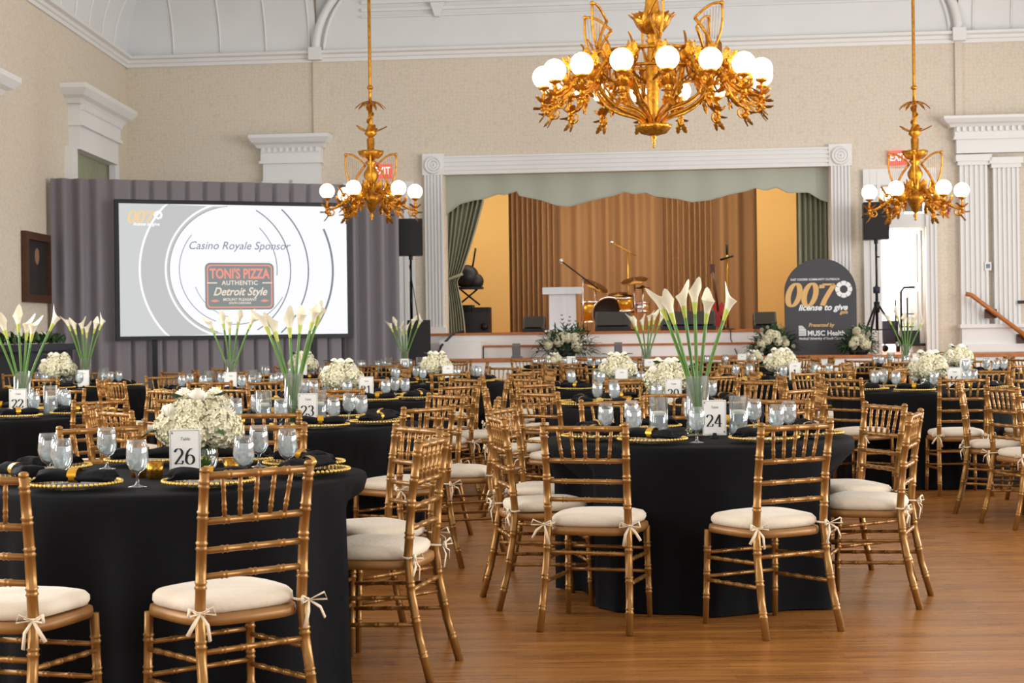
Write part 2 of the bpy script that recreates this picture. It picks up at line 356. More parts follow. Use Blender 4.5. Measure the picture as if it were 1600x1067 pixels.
MB().prism([(ws(680), zm + .1), (ws(702), zm + .1), (ws(694), zm - .12), (ws(687), zm - .12)], -.14, 0).build('bracket', 'white_paint', root)
# proscenium casing
root = empty('trim_4', 'white fluted proscenium casing with bullseye corner blocks', 'proscenium', kind='structure', mtx=WM)
cw = oL - pL; cw2 = pR - oR; bz = zOp
def fluted(mb, x0, x1, z0, z1, y0, n, vertical=True):
    mb.box(x0, x1, y0, 0, z0, z1)
    if vertical:
        wd = (x1 - x0) / (2 * n + 1)
        for k in range(n + 1): mb.box(x0 + wd * 2 * k, x0 + wd * (2 * k + 1), y0 - .025, y0, z0, z1)
    else:
        wd = (z1 - z0) / (2 * n + 1)
        for k in range(n + 1): mb.box(x0, x1, y0 - .025, y0, z0 + wd * 2 * k, z0 + wd * (2 * k + 1))
    return mb
for (x0, x1) in ((pL, oL), (oR, pR)):
    fluted(MB(), x0 + .02, x1 - .02, ZS + .02, bz, -.07, 5).build('fluted_jamb', 'white_paint', root)
    MB().box(x0 - .01, x1 + .01, -.11, 0, ZA - .3, ZS + .1).build('plinth', 'white_paint', root)
    b = MB().box(x0 - .01, x1 + .01, -.1, 0, bz, zLin + .02).build('corner_block', 'white_paint', root)
    cx, cz = (x0 + x1) / 2, (bz + zLin) / 2; rr = (zLin - bz) * .38
    mb = MB()
    for q in (1.0, .62, .25): mb.lathe([(rr * q - .02, 0), (rr * q - .02, .02), (rr * q, .035), (rr * q + .025, .02), (rr * q + .025, 0)], 24)
    mb.tf(Matrix.Translation((cx, -.1, cz)) @ Matrix.Rotation(R(90), 4, 'X')); mb.build('bullseye', 'white_paint', b)
fluted(MB(), oL, oR, bz, zLin - .02, -.07, 4, False).build('fluted_lintel', 'white_paint', root)
# stage floor, apron, steps
AP = 1.55
root = empty('stage_platform', 'white stage front with wooden nosings and a step', 'stage', kind='structure', mtx=WM)
MB().box(oL, oR, 0, 4.6, ZS - .06, ZS).build('stage_floor', 'wood_lip', root)
MB().box(pL + .1, pR - .1, -.35, .02, ZA, ZS - .035).build('stage_riser', 'white_paint', root)
MB().box(pL + .08, pR - .08, -.39, .02, ZS - .035, ZS).build('nosing', 'wood_lip', root)
s1 = ws(755, .7)
MB().box(s1, pR - .6, -.68, -.35, ZA, ZA + .165).build('step_riser', 'white_paint', root)
MB().box(s1 - .02, pR - .58, -.71, -.35, ZA + .165, ZA + .195).build('nosing', 'wood_lip', root)
MB().box(pL + .35, s1 - .02, -.9, -.35, ZA, ZA + .26).build('white_bench', 'white_paint', root)
sa0 = ws(636, AP)
MB().box(sa0, sR, -AP, 0, 0, ZA - .045).build('apron_riser', 'white_paint', root)
MB().box(sa0 - .03, sR, -AP - .04, 0, ZA - .045, ZA).build('apron_floor', 'wood_lip', root)
# stage interior
root = empty('stage_interior', 'ochre flats and ceiling inside the stage', 'stage', kind='structure', mtx=WM)
SD = 4.2
MB().box(oL - 1.6, oR + .36, SD + .3, SD + .4, 0, 5.5).build('rear_wall', 'stage_flat', root)
MB().box(oL - 1.7, oL - 1.6, WT, SD + .4, 0, 5.5).build('side_wall', 'stage_flat', root)
MB().box(oR + .3, oR + .36, WT, SD + .4, 0, 5.5).build('side_wall', 'stage_flat', root)
MB().box(oL - 1.7, oR + .36, WT, SD + .4, 5.5, 5.6).build('stage_ceiling', 'white_paint', root)
MB().box(oL - 1.7, oR + .36, WT, SD + .4, ZS - .12, ZS - .06).build('stage_subfloor', 'wood_lip', root)
def wloc(s, y, z): return WM @ Vector((s, y, z))
sc_ = (oL + oR) / 2
o = area('stage_wash', wloc(sc_, .9, 5.0), (R(28), 0, -TH), 5.5, .6, 100, (1, .9, .74))
area('stage_side_lamp', wloc(oL - 1.0, 1.6, 4.0), (R(20), R(-40), 0), .6, .6, 26, (1, .84, .6))
area('stage_side_lamp', wloc(oR - .1, 1.0, 4.2), (R(20), R(40), 0), .6, .6, 26, (1, .84, .6))
# tan back curtain
c0, c1 = W(795, 400, -SD)[0], W(1182, 400, -SD)[0]
root = empty('stage_curtain', 'tan pleated curtain across the rear of the stage', 'curtain', mtx=WM)
cm = c0 + (c1 - c0) * .66
pleats(MB(), c0, c0 + .85, ZS, 4.6, SD - .05, .06, 9, seed=1).build('curtain_panel', 'tan_drape', root)
pleats(MB(), c0 + .8, cm, ZS, 4.6, SD, .06, 8, seed=2).build('curtain_panel', 'tan_drape', root)
pleats(MB(), cm - .15, cm + .75, ZS, 4.6, SD - .06, .06, 9, seed=3).build('curtain_panel', 'tan_drape', root)
pleats(MB(), cm + .7, c1, ZS, 4.6, SD, .05, 3, seed=4).build('curtain_panel', 'tan_drape', root)
# ochre wing flats in front of the back curtain edges
for a, b in ((W(742, 400, -2.6)[0] - .6, W(795, 400, -3.2)[0]), (W(1183, 400, -3.2)[0], oR + .28)):
    f_ = MB().box(a, b, 3.2, 3.25, ZS, 4.8).build('wing_flat', 'stage_flat'); f_.matrix_world = WM
    left = a < sc_; tag(f_, 'ochre wing flat beside the %s edge of the tan curtain' % ('left' if left else 'right'), 'stage flat')
# green valance and side curtains
root = empty('stage_valance', 'sage green scalloped valance across the stage opening', 'valance', mtx=WM)
def val_edge(px):
    pts = [(690, 336), (700, 334), (722, 318), (745, 312), (760, 310), (782, 302), (792, 304), (812, 298), (815, 305), (850, 312), (872, 320), (893, 322), (930, 312), (965, 304), (978, 299), (995, 303), (1012, 300), (1025, 306), (1060, 310), (1082, 315), (1110, 312), (1140, 303), (1165, 298), (1180, 293), (1195, 297), (1213, 292), (1230, 301), (1260, 300), (1280, 312), (1300, 318)]
    for (a, b), (c, d) in zip(pts, pts[1:]):
        if a <= px <= c: return b + (d - b) * (px - a) / (c - a)
    return pts[-1][1]
def vfn(u, v):
    px = 690 + 610 * u; s, z = W(px, val_edge(px), -.12); s = oL - .1 + (oR - oL + .2) * u
    return (s, .14 + .012 * math.sin(u * 60), (z) * (1 - v) + (bz + .25) * v)
MB().grid(vfn, 161, 4).build('valance_cloth', 'valance_green', root)
MB().tube([(vfn(i / 160, 0)[0], vfn(i / 160, 0)[1] - .005, vfn(i / 160, 0)[2]) for i in range(161)], .012, 5).build('piping', 'valance_green', root)
zt_ = wz(705, 440, -.3)
def tied(u, v, x, y):
    z = ZS + (4.0 - ZS) * v
    xl = oL - .12
    wtop = W(756, 315, -.35)[0] - xl; wt = W(714, 445, -.35)[0] - xl; wbot = W(727, 520, -.35)[0] - xl
    vt = (zt_ - ZS) / (4.0 - ZS); vtop = (wz(750, 315, -.35) - ZS) / (4.0 - ZS)
    if v < vt: k = v / vt; wd = wbot + (wt - wbot) * k ** 1.6; 
    else: k = min(1, (v - vt) / (vtop - vt)); wd = wt + (wtop - wt) * k ** .8
    return xl + wd * u, y
root = empty('stage_curtain', 'grey-green side curtain tied back at left of the stage', 'curtain', mtx=WM)
pleats(MB(), 0, 1, ZS, 4.0, .35, .05, 9, 40, seed=5, gather=tied).build('curtain_cloth', 'green_drape', root)
MB().tube([tuple((oL - .1 + u * .34, .27 - .03 * math.sin(u * PI), zt_ + .12 * u)) for u in (0, .25, .5, .75, 1)], .025, 6).build('tieback', 'green_drape', root)
root = empty('stage_curtain', 'grey-green straight side curtain behind the arched sign', 'curtain', mtx=WM)
pleats(MB(), W(1245, 400, -.35)[0], oR + .15, ZS, 4.0, .35, .06, 8, seed=6).build('curtain_cloth', 'green_drape', root)
# ------------------------------------------------------------------ doorway on the right with the bright room behind
root = empty('door_1', 'white door casing with louvred transom at right of stage', 'door', kind='structure', mtx=WM)
cz1 = wz(1400, 268)
fluted(MB(), ws(1350), dL_, ZA, cz1, -.06, 2).build('casing', 'white_paint', root)
fluted(MB(), dR_, ws(1464), ZA, cz1, -.06, 2).build('casing', 'white_paint', root)
MB().box(ws(1350), ws(1464), -.08, 0, tzT + .03, cz1 + .04).build('head_casing', 'white_paint', root)
MB().box(dL_, dR_, -.05, 0, dzT, tzB).build('transom_bar', 'white_paint', root)
tw = (dR_ - dL_)
for k in range(2):
    p = MB().box(dL_ + tw * (.04 + .5 * k), dL_ + tw * (.46 + .5 * k), .02, .04, tzB + .03, tzT - .03).build('transom_pane', 'shutter', root)
MB().box(dL_ + tw * .46, dL_ + tw * .54, -.03, .06, tzB, tzT).build('mullion', 'white_paint', root)
dl = MB().box(0, .04, 0, .75, 0, dzT - ZA - .03)
dl = dl.build('door_leaf', 'white_paint', root); dl.location = (dR_ - .06, .1, ZA); dl.rotation_euler = (0, 0, R(20))
mb = MB(); mb.box(-.012, 0, .1, .33, .25, .95); mb.box(-.012, 0, .42, .65, .25, .95); mb.box(-.012, 0, .1, .33, 1.1, 1.85); mb.box(-.012, 0, .42, .65, 1.1, 1.85); mb.build('door_panel', 'white_paint', dl)
root = empty('room_beyond', 'bright white back room seen through the right doorway', 'room', kind='structure', mtx=WM)
MB().box(dL_ - .3, dR_ + 1.2, 2.9, 3.0, 0, 4).build('far_wall', 'white_paint', root)
MB().box(dL_ - .34, dL_ - .3, WT, 3, 0, 4).build('side_wall', 'white_paint', root)
MB().box(dR_ + 1.2, dR_ + 1.3, WT, 3, 0, 4).build('side_wall', 'white_paint', root)
MB().box(dL_ - .3, dR_ + 1.2, WT, 3, 4, 4.1).build('room_ceiling', 'white_paint', root)
MB().box(dL_ - .3, dR_ + 1.2, 0, 3, ZA - .04, ZA).build('room_floor', 'wood_lip', root)
area('back_room_daylight', wloc((dL_ + dR_) / 2 + .4, 1.6, 3.9), (0, 0, -TH), 1.6, 1.6, 330, (.93, .97, 1))
# left door casing (behind the speaker)
root = empty('door_2', 'white door casing between grey drape and proscenium', 'door', kind='structure', mtx=WM)
fluted(MB(), ws(624), ws(650), ZA, wz(640, 290), -.06, 2).build('casing', 'white_paint', root)
MB().box(ws(540), ws(650), -.08, 0, wz(640, 300), wz(640, 284)).build('head_casing', 'white_paint', root)
# ------------------------------------------------------------------ pilasters with entablatures
def entab(name, label, s0, s1, zt, zb, shafts, zbase, mtx, ped=None):
    root = empty(name, label, 'pilaster', kind='structure', mtx=mtx)
    h = zt - zb; wd = s1 - s0; ov = wd * .12
    a0, a1 = s0 + ov, s1 - ov
    pr = [(0, zt), (.36, zt), (.36, zt - .05 * h / .7), (.30, zt - .12 * h / .7), (.24, zt - .15 * h / .7), (.2, zt - .2 * h / .7), (0, zt - .2 * h / .7)]
    v = []; f = []; n = len(pr)
    mb = MB()
    for (o_, z1_), (o2, z2_) in zip(pr[1:-1], pr[2:-1]):
        x0, x1 = a0 - o_ * ov / .24 + ov * .5, a1 + o_ * ov / .24 - ov * .5; x2, x3 = a0 - o2 * ov / .24 + ov * .5, a1 + o2 * ov / .24 - ov * .5
        mb.add([(x0, -o_, z1_), (x1, -o_, z1_), (x3, -o2, z2_), (x2, -o2, z2_), (x0, 0, z1_), (x1, 0, z1_), (x3, 0, z2_), (x2, 0, z2_)], [(0, 3, 2, 1), (0, 1, 5, 4), (1, 2, 6, 5), (2, 3, 7, 6), (3, 0, 4, 7)], False)
    mb.build('cornice', 'white_paint', root)
    zf = zt - .2 * h / .7
    nd = max(6, int((a1 - a0) / .09)); mb = MB()
    for k in range(nd):
        x = a0 + (a1 - a0) * (k + .25) / nd; mb.box(x, x + (a1 - a0) / nd * .5, -.22, -.16, zf - .07, zf)
    mb.build('dentil_row', 'white_paint', root)
    mb = MB().box(a0, a1, -.18, 0, zf - h * .28, zf); mb.build('frieze', 'white_paint', root)
    mb = MB().box(a0 + .03, a1 - .03, -.15, 0, zb, zf - h * .30); mb.box(a0 - .02, a1 + .02, -.21, 0, zf - h * .34, zf - h * .28); mb.build('architrave', 'white_paint', root)
    for (x0, x1, zc) in shafts:
        fluted(MB(), x0, x1, zbase, zc - .15, -.1, 5).build('fluted_shaft', 'white_paint', root)
        mb = MB().box(x0 - .03, x1 + .03, -.15, 0, zc - .16, zc - .1); mb.box(x0 - .06, x1 + .06, -.18, 0, zc - .1, zc); mb.build('capital', 'white_paint', root)
    if ped: mb = MB().box(ped[0], ped[1], -.2, 0, ZA, zbase - .06); mb.box(ped[0] - .03, ped[1], -.25, 0, zbase - .06, zbase); mb.box(ped[0] - .03, ped[1], -.25, 0, ZA, ZA + .12); mb.build('pedestal', 'white_paint', root)
    return root
x0, x1 = ws(400), ws(523)
entab('trim_5', 'white classical entablature and pilaster above the grey drape', x0, x1, wz(460, 213), wz(460, 283), [(ws(422), ws(458), wz(460, 283)), (ws(464), ws(500), wz(460, 283))], ZA, WM)
x0, x1 = ws(1476, .2), ws(1640, .2)
entab('trim_6', 'white entablature on twin fluted pilasters at the right', x0, x1, wz(1540, 184), wz(1540, 240), [(ws(1500), ws(1543), wz(1520, 243)), (ws(1552), ws(1592), wz(1565, 247)), (ws(1620), ws(1662), wz(1565, 247))], wz(1540, 506, .2), WM, (ws(1499), ws(1720)))
# left wall window with entablature, and a second entablature nearer
LM = Matrix.Translation((XL, 0, 0)) @ Matrix.Rotation(R(90), 4, 'Z')        # local x = +Y world, local y = -X world  -> out of wall is -y = +X
entab('window_1', 'white window entablature on the left wall above the drape', 22.3, 25.35, 4.83, 3.95, [], 3, LM)
w1 = empty('window_1_casing', 'white window casing with green curtain on left wall', 'window', kind='structure', mtx=LM)
MB().box(22.5, 22.78, -.1, 0, .9, 3.97).build('casing', 'white_paint', w1); MB().box(24.95, 25.2, -.1, 0, .9, 3.97).build('casing', 'white_paint', w1)
pleats(MB(), wy0, wy1, .9, wzt, .08, .05, 14, seed=9).build('curtain', 'green_drape', w1)
entab('window_2', 'white window entablature cut off at the left edge', 15.9, 19.35, 4.42, 3.55, [], 3, LM)
# ================================================================== stage-end furniture
# ---- pipe and drape + screen
def lineP(px, py, Yl): return atY(px, py, Yl)
pA = atY(80, 400, 21.5); pB = atY(622, 400, 23.3)
ang = math.atan2(pB.y - pA.y, pB.x - pA.x); dlen = math.hypot(pB.x - pA.x, pB.y - pA.y)
DM = Matrix.Translation((pA.x, pA.y, 0)) @ Matrix.Rotation(ang, 4, 'Z')
def onD(px, py, off=0.0):
    a, b = ray(px, py); n = Vector((-math.sin(ang), math.cos(ang), 0)); d = Vector((a, 1, 0)); t = (Vector((pA.x, pA.y, 0)).dot(n) - off) / d.dot(n)
    p = d * t; return (p - Vector((pA.x, pA.y, 0))).dot(Vector((math.cos(ang), math.sin(ang), 0))), EYE + b * t
DZ = (onD(80, 279)[1] + onD(600, 289)[1]) / 2
root = empty('drape_wall', 'grey pleated drape wall surrounding the projection screen', 'drape', mtx=DM)
x180 = onD(184, 400)[0]; x540 = onD(538, 400)[0]
zt0 = (onD(182, 320)[1] + onD(536, 323)[1]) / 2; zb0 = (onD(186, 527)[1] + onD(538, 520)[1]) / 2
pleats(MB(), 0, x180 + .03, .01, DZ, 0, .055, 4, seed=11).build('side_panel', 'grey_drape', root)
pleats(MB(), x540 - .03, dlen, .01, DZ, 0, .07, 4, seed=12).build('side_panel', 'grey_drape', root)
def skirt(z0, z1, n, seed):
    r = random.Random(seed)
    def fn(u, v):
        i = u * n; fr = i - int(i); y = -.012 + .0 * v
        if fr > .72: y = -.012 + .10 * math.sin((fr - .72) / .28 * PI) * (.5 + .5 * (1 - v if z0 > 2 else v * 1.0))
        return (x180 + (x540 - x180) * u, y, z0 + (z1 - z0) * v)
    return MB().grid(fn, n * 12 + 1, 4)
skirt(zt0 - .02, DZ, 13, 1).build('top_valance', 'grey_drape', root)
skirt(.01, zb0 + .02, 15, 2).build('lower_skirt', 'grey_drape', root)
MB().tube([(0, .14, DZ - .06), (dlen, .14, DZ - .06)], .025, 8).build('cross_bar', 'chrome', root)
for x in (.05, dlen - .05): MB().tube([(x, .14, 0), (x, .14, DZ - .1)], .025, 8).build('upright', 'chrome', root)
# screen
SM = DM @ Matrix.Translation(((x180 + x540) / 2, -.12, (zt0 + zb0) / 2))
swd, sht = x540 - x180, zt0 - zb0
scr = empty('projection_screen', 'lit projection screen with sponsor slide in black frame', 'screen', mtx=SM)
hw, hh = swd / 2, sht / 2; fb = .055
sf = MB().box(-hw, hw, 0, .02, -hh, hh).build('screen_surface', 'scr_white', scr)
mb = MB(); mb.box(-hw - fb, -hw, -.02, .05, -hh - fb, hh + fb); mb.box(hw, hw + fb, -.02, .05, -hh - fb, hh + fb); mb.box(-hw, hw, -.02, .05, hh, hh + fb); mb.box(-hw, hw, -.02, .05, -hh - fb, -hh); mb.build('screen_frame', 'screen_frame', scr)
for x in (-hw * .7, hw * .7): MB().box(x - .03, x + .03, .06, .1, -(zt0 + zb0) / 2, -hh).build('screen_leg', 'black_metal', scr)
def sx(u): return -hw + 2 * hw * u
def sz(v): return hh - 2 * hh * v            # u,v 0..1 from top-left
def band(c0, c1, m, y, name):                # region between two curves, clipped to the screen
    mb = MB(); vs = []; fs = []
    cl = lambda p: (min(hw, max(-hw, p[0])), y, min(hh, max(-hh, p[1])))
    for a, b in zip(c0, c1): vs += [cl(a), cl(b)]
    for i in range(len(c0) - 1): fs.append((2 * i, 2 * i + 1, 2 * i + 3, 2 * i + 2))
    vs2 = [(x, y - .0006, z) for x, _, z in vs]; mb.add(vs2, fs, False); return mb.build(name, m, sf)
def swirl(cu, cv, ru, rv, a0, a1, g=0.0, n=40):
    out = []
    for i in range(n + 1):
        t = i / n; a = R(a0 + (a1 - a0) * t); k = 1 + g * t; out.append((sx(cu) + ru * k * hw * math.cos(a), sz(cv) + rv * k * hw * math.sin(a)))
    return out
def offs(c, d): 
    cx, cz = sx(.52), sz(.45); r = []
    for (x, z) in c:
        l = math.hypot(x - cx, z - cz); r.append((x + (x - cx) / l * d, z + (z - cz) / l * d))
    return r
big = swirl(.49, .5, .56, .56, 100, 262); band(offs(big, 3), big, 'scr_grey', -.0010, 'printed_band')
band(offs(swirl(.49, .5, .80, .80, 100, 262), 3), swirl(.49, .5, .80, .80, 100, 262), 'scr_pale', -.0014, 'printed_band')
for (ru, a0, a1, m, wd) in ((.80, 110, 250, 'scr_light', .03), (.58, 95, 255, 'scr_light', .03), (.555, 95, 255, 'scr_line', .008), (.47, 140, 250, 'scr_line', .010)):
    c = swirl(.49, .5, ru, ru, a0, a1); band(offs(c, wd), c, m, -.0025, 'printed_arc')
for (cu, ru, a0, a1, wd) in ((.42, .52, -5, 45, .012), (.44, .60, -60, 60, .016), (.46, .72, -65, 60, .02), (.5, .86, -60, 25, .03), (.52, .42, 200, 255, .008), (.50, .47, 262, 330, .010)):
    c = swirl(cu, .5, ru, ru, a0, a1); c = [p for p in c if abs(p[0]) < hw - .02 and abs(p[1]) < hh - .02]
    if len(c) > 2: band(offs(c, wd), c, 'scr_line', -.003, 'printed_arc')
digits('007', .17, 'scr_gold', sf, (sx(.088), -.006, sz(.10)), shear=.25, thick=.2, thin=.08, adv=.68, name='printed_numerals')
def chip(parent, loc, r, m, m2=None):
    mb = MB(); 
    for k in range(8):
        a = 2 * PI * k / 8; mb.add([(r * q * math.cos(a + t), -.001, r * q * math.sin(a + t)) for q, t in ((.5, -.42), (1, -.34), (1.04, 0), (1, .34), (.5, .42))], [(0, 1, 2, 3, 4)], False)
    o = mb.build('printed_chip', m, parent); o.location = loc; return o
chip(sf, (sx(.166), -.006, sz(.085)), .06, 'scr_light')
text('license to give', .062, 'scr_light', sf, (sx(.115), -.007, sz(.155)), shear=.3, off=.002)
text('Casino Royale Sponsor', .155, 'scr_text', sf, (sx(.515), -.006, sz(.315)), shear=.28, sx=.98)
def rrect(w_, h_, r, n=5):
    p = []
    for cx, cz, a in ((w_ / 2 - r, h_ / 2 - r, 0), (-w_ / 2 + r, h_ / 2 - r, 90), (-w_ / 2 + r, -h_ / 2 + r, 180), (w_ / 2 - r, -h_ / 2 + r, 270)): p += arc(cx, cz, r, r, a, a + 90, n)
    return p
bx_, bz_ = sx(.515), sz(.625); bw, bh = swd * .303, sht * .36
bd = MB().prism(rrect(bw, bh, .07), -.002, 0).build('sponsor_badge', 'scr_badge', sf); bd.location = (bx_, -.004, bz_)
o_, i_ = rrect(bw - .05, bh - .05, .055), rrect(bw - .085, bh - .085, .045); n = len(o_)
mb = MB().add([(x, -.004, z) for x, z in o_ + i_], [(i, (i + 1) % n, (i + 1) % n + n, i + n) for i in range(n)], False)
o = mb.build('sponsor_border', 'scr_red', sf); o.location = (bx_, -.004, bz_)
text("TONI'S PIZZA", .19, 'scr_red', sf, (bx_, -.01, bz_ + bh * .26), sx=.72, off=.006)
text('AUTHENTIC', .085, 'scr_cream', sf, (bx_, -.01, bz_ + bh * .07), sx=1.0, off=.002, spacing=1.1)
text('Detroit Style', .155, 'scr_cream', sf, (bx_, -.01, bz_ - bh * .12), shear=.35, sx=.92, off=.003)
text('MOUNT PLEASANT', .055, 'scr_cream', sf, (bx_, -.01, bz_ - bh * .285), off=.001)
text('SOUTH CAROLINA', .036, 'scr_cream', sf, (bx_, -.01, bz_ - bh * .36), off=.001)
mb = MB()
for sg in (-1, 1):
    mb.box(sg * bw * .4 - .07, sg * bw * .4 + .07, -.001, 0, bh * .06, bh * .085)
o = mb.build('badge_rule', 'scr_cream', sf); o.location = (bx_, -.008, bz_)
mb = MB()
for sg in (-1, 1): mb.add([(sg * bw * .36 + dx, -.001, -bh * .31 + dz) for dx, dz in ((-.07, 0), (0, -.02), (.07, 0), (0, .02))], [(0, 1, 2, 3)], False)
o = mb.build('badge_ornament', 'scr_red', sf); o.location = (bx_, -.008, bz_)
# ---- loudspeakers
def speaker(label, p0, p1, Y, rz, dep=.34):
    a = atY(p0[0], p1[1], Y); b = atY(p1[0], p0[1], Y); wd = b.x - a.x; h = b.z - a.z
    t = empty('loudspeaker', label, 'loudspeaker', ((a.x + b.x) / 2, Y + dep / 2, a.z), rz)
    MB().prism([(-wd / 2, 0), (wd / 2, 0), (wd / 2, h), (-wd / 2, h)], -dep / 2 + .02, dep / 2).build('cabinet', 'black_plastic', t)
    MB().prism(rrect(wd - .02, h - .02, .03), -.018, .01).tf(Matrix.Translation((0, -dep / 2 + .01, h / 2))).build('grille', 'grille', t)
    MB().tube([(-wd / 2 - .005, 0, h * .62), (-wd / 2 - .01, .04, h * .62), (-wd / 2 - .005, .08, h * .62)], .012, 6).build('handle', 'black_metal', t)
    MB().lathe([(.03, -.06), (.03, 0)], 10).build('pole_socket', 'black_metal', t)
    return t
spL = speaker('black loudspeaker on a pole left of the proscenium', (622, 341), (658, 399), 23.6, R(6))
spR = speaker('black loudspeaker on a tripod before the doorway', (1353, 315), (1391, 374), 24.1, R(-8))
pl = spL.location; t = empty('subwoofer', 'tall black subwoofer below the left loudspeaker', 'subwoofer', (atY(653, 530, 23.6).x, 23.8, 0), R(4))
sz1 = atY(653, 500, 23.6).z; sz0 = 0.0
mb = MB().box(-.17, .17, -.25, .25, .5, sz1); mb.build('cabinet', 'black_plastic', t)
MB().box(-.15, .15, -.27, -.25, .54, sz1 - .03).build('grille', 'grille', t); MB().box(-.2, .2, -.28, .28, 0, .5).build('lower_cabinet', 'black_plastic', t)
t = empty('speaker_pole', 'thin black pole between left loudspeaker and subwoofer', 'pole', (pl.x, 23.77, sz1))
MB().tube([(0, 0, 0), (0, 0, (pl.z - sz1) * .6)], .022, 8).build('lower_tube', 'black_metal', t); MB().tube([(0, 0, (pl.z - sz1) * .55), (0, 0, pl.z - sz1 - .06)], .016, 8).build('upper_tube', 'black_metal', t)
MB().tube([(0, -.02, pl.z - sz1 - .1), (-.02, -.03, .8), (.06, -.03, .3), (.1, .0, .0)], .006, 5).build('cable', 'black_plastic', t)
pr = spR.location
t = empty('speaker_stand', 'black tripod stand under the right loudspeaker', 'speaker stand', (pr.x, 24.27, ZA))
hp = pr.z - ZA
MB().tube([(0, 0, .35), (0, 0, hp * .6)], .022, 8).build('lower_tube', 'black_metal', t); MB().tube([(0, 0, hp * .55), (0, 0, hp - .06)], .016, 8).build('upper_tube', 'black_metal', t)
MB().lathe([(.001, -.06), (.05, -.05), (.055, .04), (.001, .06)], 10, (0, 0, hp * .56)).build('collar', 'blue_case', t)
MB().tube([(.0, 0, hp * .85), (.05, 0, hp * .85)], .012, 6).build('knob', 'black_metal', t)
MB().lathe([(.03, .62), (.045, .63), (.045, .78), (.03, .79)], 10).build('hub', 'black_metal', t)
for a in (-122, -5, 118):
    d = Vector((math.cos(R(a)), math.sin(R(a)), 0)); 
    l = MB().tube([d * .04 + Vector((0, 0, .72)), d * .46 + Vector((0, 0, .02))], .017, 6).build('leg', 'black_metal', t); MB().tube([d * .25 + Vector((0, 0, .37)), Vector((0, 0, .36))], .01, 6).build('brace', 'black_metal', l)
# ---- arched sign
SY = 24.15
ax0, ax1 = atY(1227, 540, SY).x, atY(1338, 540, SY).x; az1 = atY(1283, 404, SY).z
t = empty('event_sign', 'charcoal arched event sign with gold numerals and white lettering', 'sign', ((ax0 + ax1) / 2, SY, ZA), R(-3))
aw = ax1 - ax0; ah = az1 - ZA
poly = [(-aw / 2, 0), (aw / 2, 0)] + [(x, z) for x, z in arc(0, ah - aw * .47, aw / 2, aw * .47, 0, 180, 24)]
bd = MB().prism(poly, -.03, .03).build('board', 'sign_grey', t)
MB().box(-.2, .2, .03, .35, 0, .02).build('foot', 'black_metal', t)
k = aw / 670; zz = lambda y: ah - (y - 85) * k      # crop pixels -> board
xx = lambda x: (x - 497) * k
text('EAST COOPER COMMUNITY OUTREACH', 27 * k, 'sign_white', bd, (xx(447), -.033, zz(282)), sx=.92, off=.0008)
digits('007', 215 * k, 'sign_gold', bd, (xx(415 - 30), -.032, zz(425)), shear=.22, thick=.24, thin=.09, adv=.70, name='gold_numerals', depth=.003)
chip(bd, (xx(713), -.034, zz(377)), 78 * k, 'sign_white')
text('license to give', 78 * k, 'sign_white', bd, (xx(515), -.036, zz(548)), shear=.3, sx=1.02, off=.004)
text('gala', 48 * k, 'sign_gold', bd, (xx(710), -.037, zz(592)), shear=.3, off=.002)
text('Presented by', 50 * k, 'sign_gold', bd, (xx(498), -.034, zz(712)), shear=.3, sx=.9, off=.002)
text('MUSC Health', 66 * k, 'sign_white', bd, (xx(545), -.034, zz(790)), sx=.95, off=.003)
text('Medical University of South Carolina', 32 * k, 'sign_white', bd, (xx(505), -.034, zz(838)), sx=.9, off=.001)
mb = MB()
for i in range(7):
    z0 = zz(810 - i * 14); top = min(358, 358 - max(0, i - 4) * 12); mb.add([(xx(288), -.0335, z0), (xx(top), -.0335, z0), (xx(top - (0 if i < 4 else 9)), -.0335, z0 + 10 * k), (xx(288), -.0335, z0 + 10 * k)], [(0, 1, 2, 3)], False)
mb.build('building_logo', 'sign_white', bd)
# ---- exit signs, alarm, switch plates, handrail, portrait, mantel
for (px, py, lb) in ((597, 267, 'red exit sign behind the left small chandelier'), (1403, 246, 'red exit sign behind the right small chandelier')):
    s, z = W(px, py, .1); t = empty('exit_sign', lb, 'exit sign', mtx=WM @ Matrix.Translation((s, 0, z)))
    MB().box(-.14, .14, -.07, 0, -.11, .11).build('housing', 'exit_red', t); text('EXIT', .16, 'exit_white', t, (0, -.075, 0), sx=.75, off=.003)
s, z = W(1476, 329); t = empty('fire_alarm', 'red fire alarm box between doorway and pilaster', 'alarm', mtx=WM @ Matrix.Translation((s, 0, z)))
MB().box(-.055, .055, -.06, 0, -.07, .07).build('box', 'red_plastic', t); MB().sphere((0, -.06, 0), .03, 10, 6).build('strobe', 'wax', t)
s, z = W(1496, 328, .1); o = MB().box(-.025, .025, -.05, 0, -.06, .06).build('thermostat', 'card'); o.matrix_world = WM @ Matrix.Translation((s, -.0, z)); tag(o, 'small cream wall unit right of the fire alarm', 'wall unit')
s, z = W(1543, 416, .1); t = empty('keypad', 'white keypad with blue display between the pilasters', 'keypad', mtx=WM @ Matrix.Translation((s, -.1, z)))
MB().box(-.05, .05, -.03, .1, -.065, .065).build('housing', 'card', t); MB().box(-.03, .03, -.034, -.03, -.03, .035).build('display', 'scr_text', t)
ho = .35
a = W(1510, 459, ho); b = W(1640, 553, ho)
t = empty('handrail', 'wooden stair handrail sloping down at the right pilasters', 'handrail', mtx=WM @ Matrix.Translation((a[0], -ho, a[1])))
MB().tube([(-.01, 0, 0), (.07, 0, -.02), (b[0] - a[0], 0, b[1] - a[1])], .035, 8).build('rail', 'handrail_wood', t)
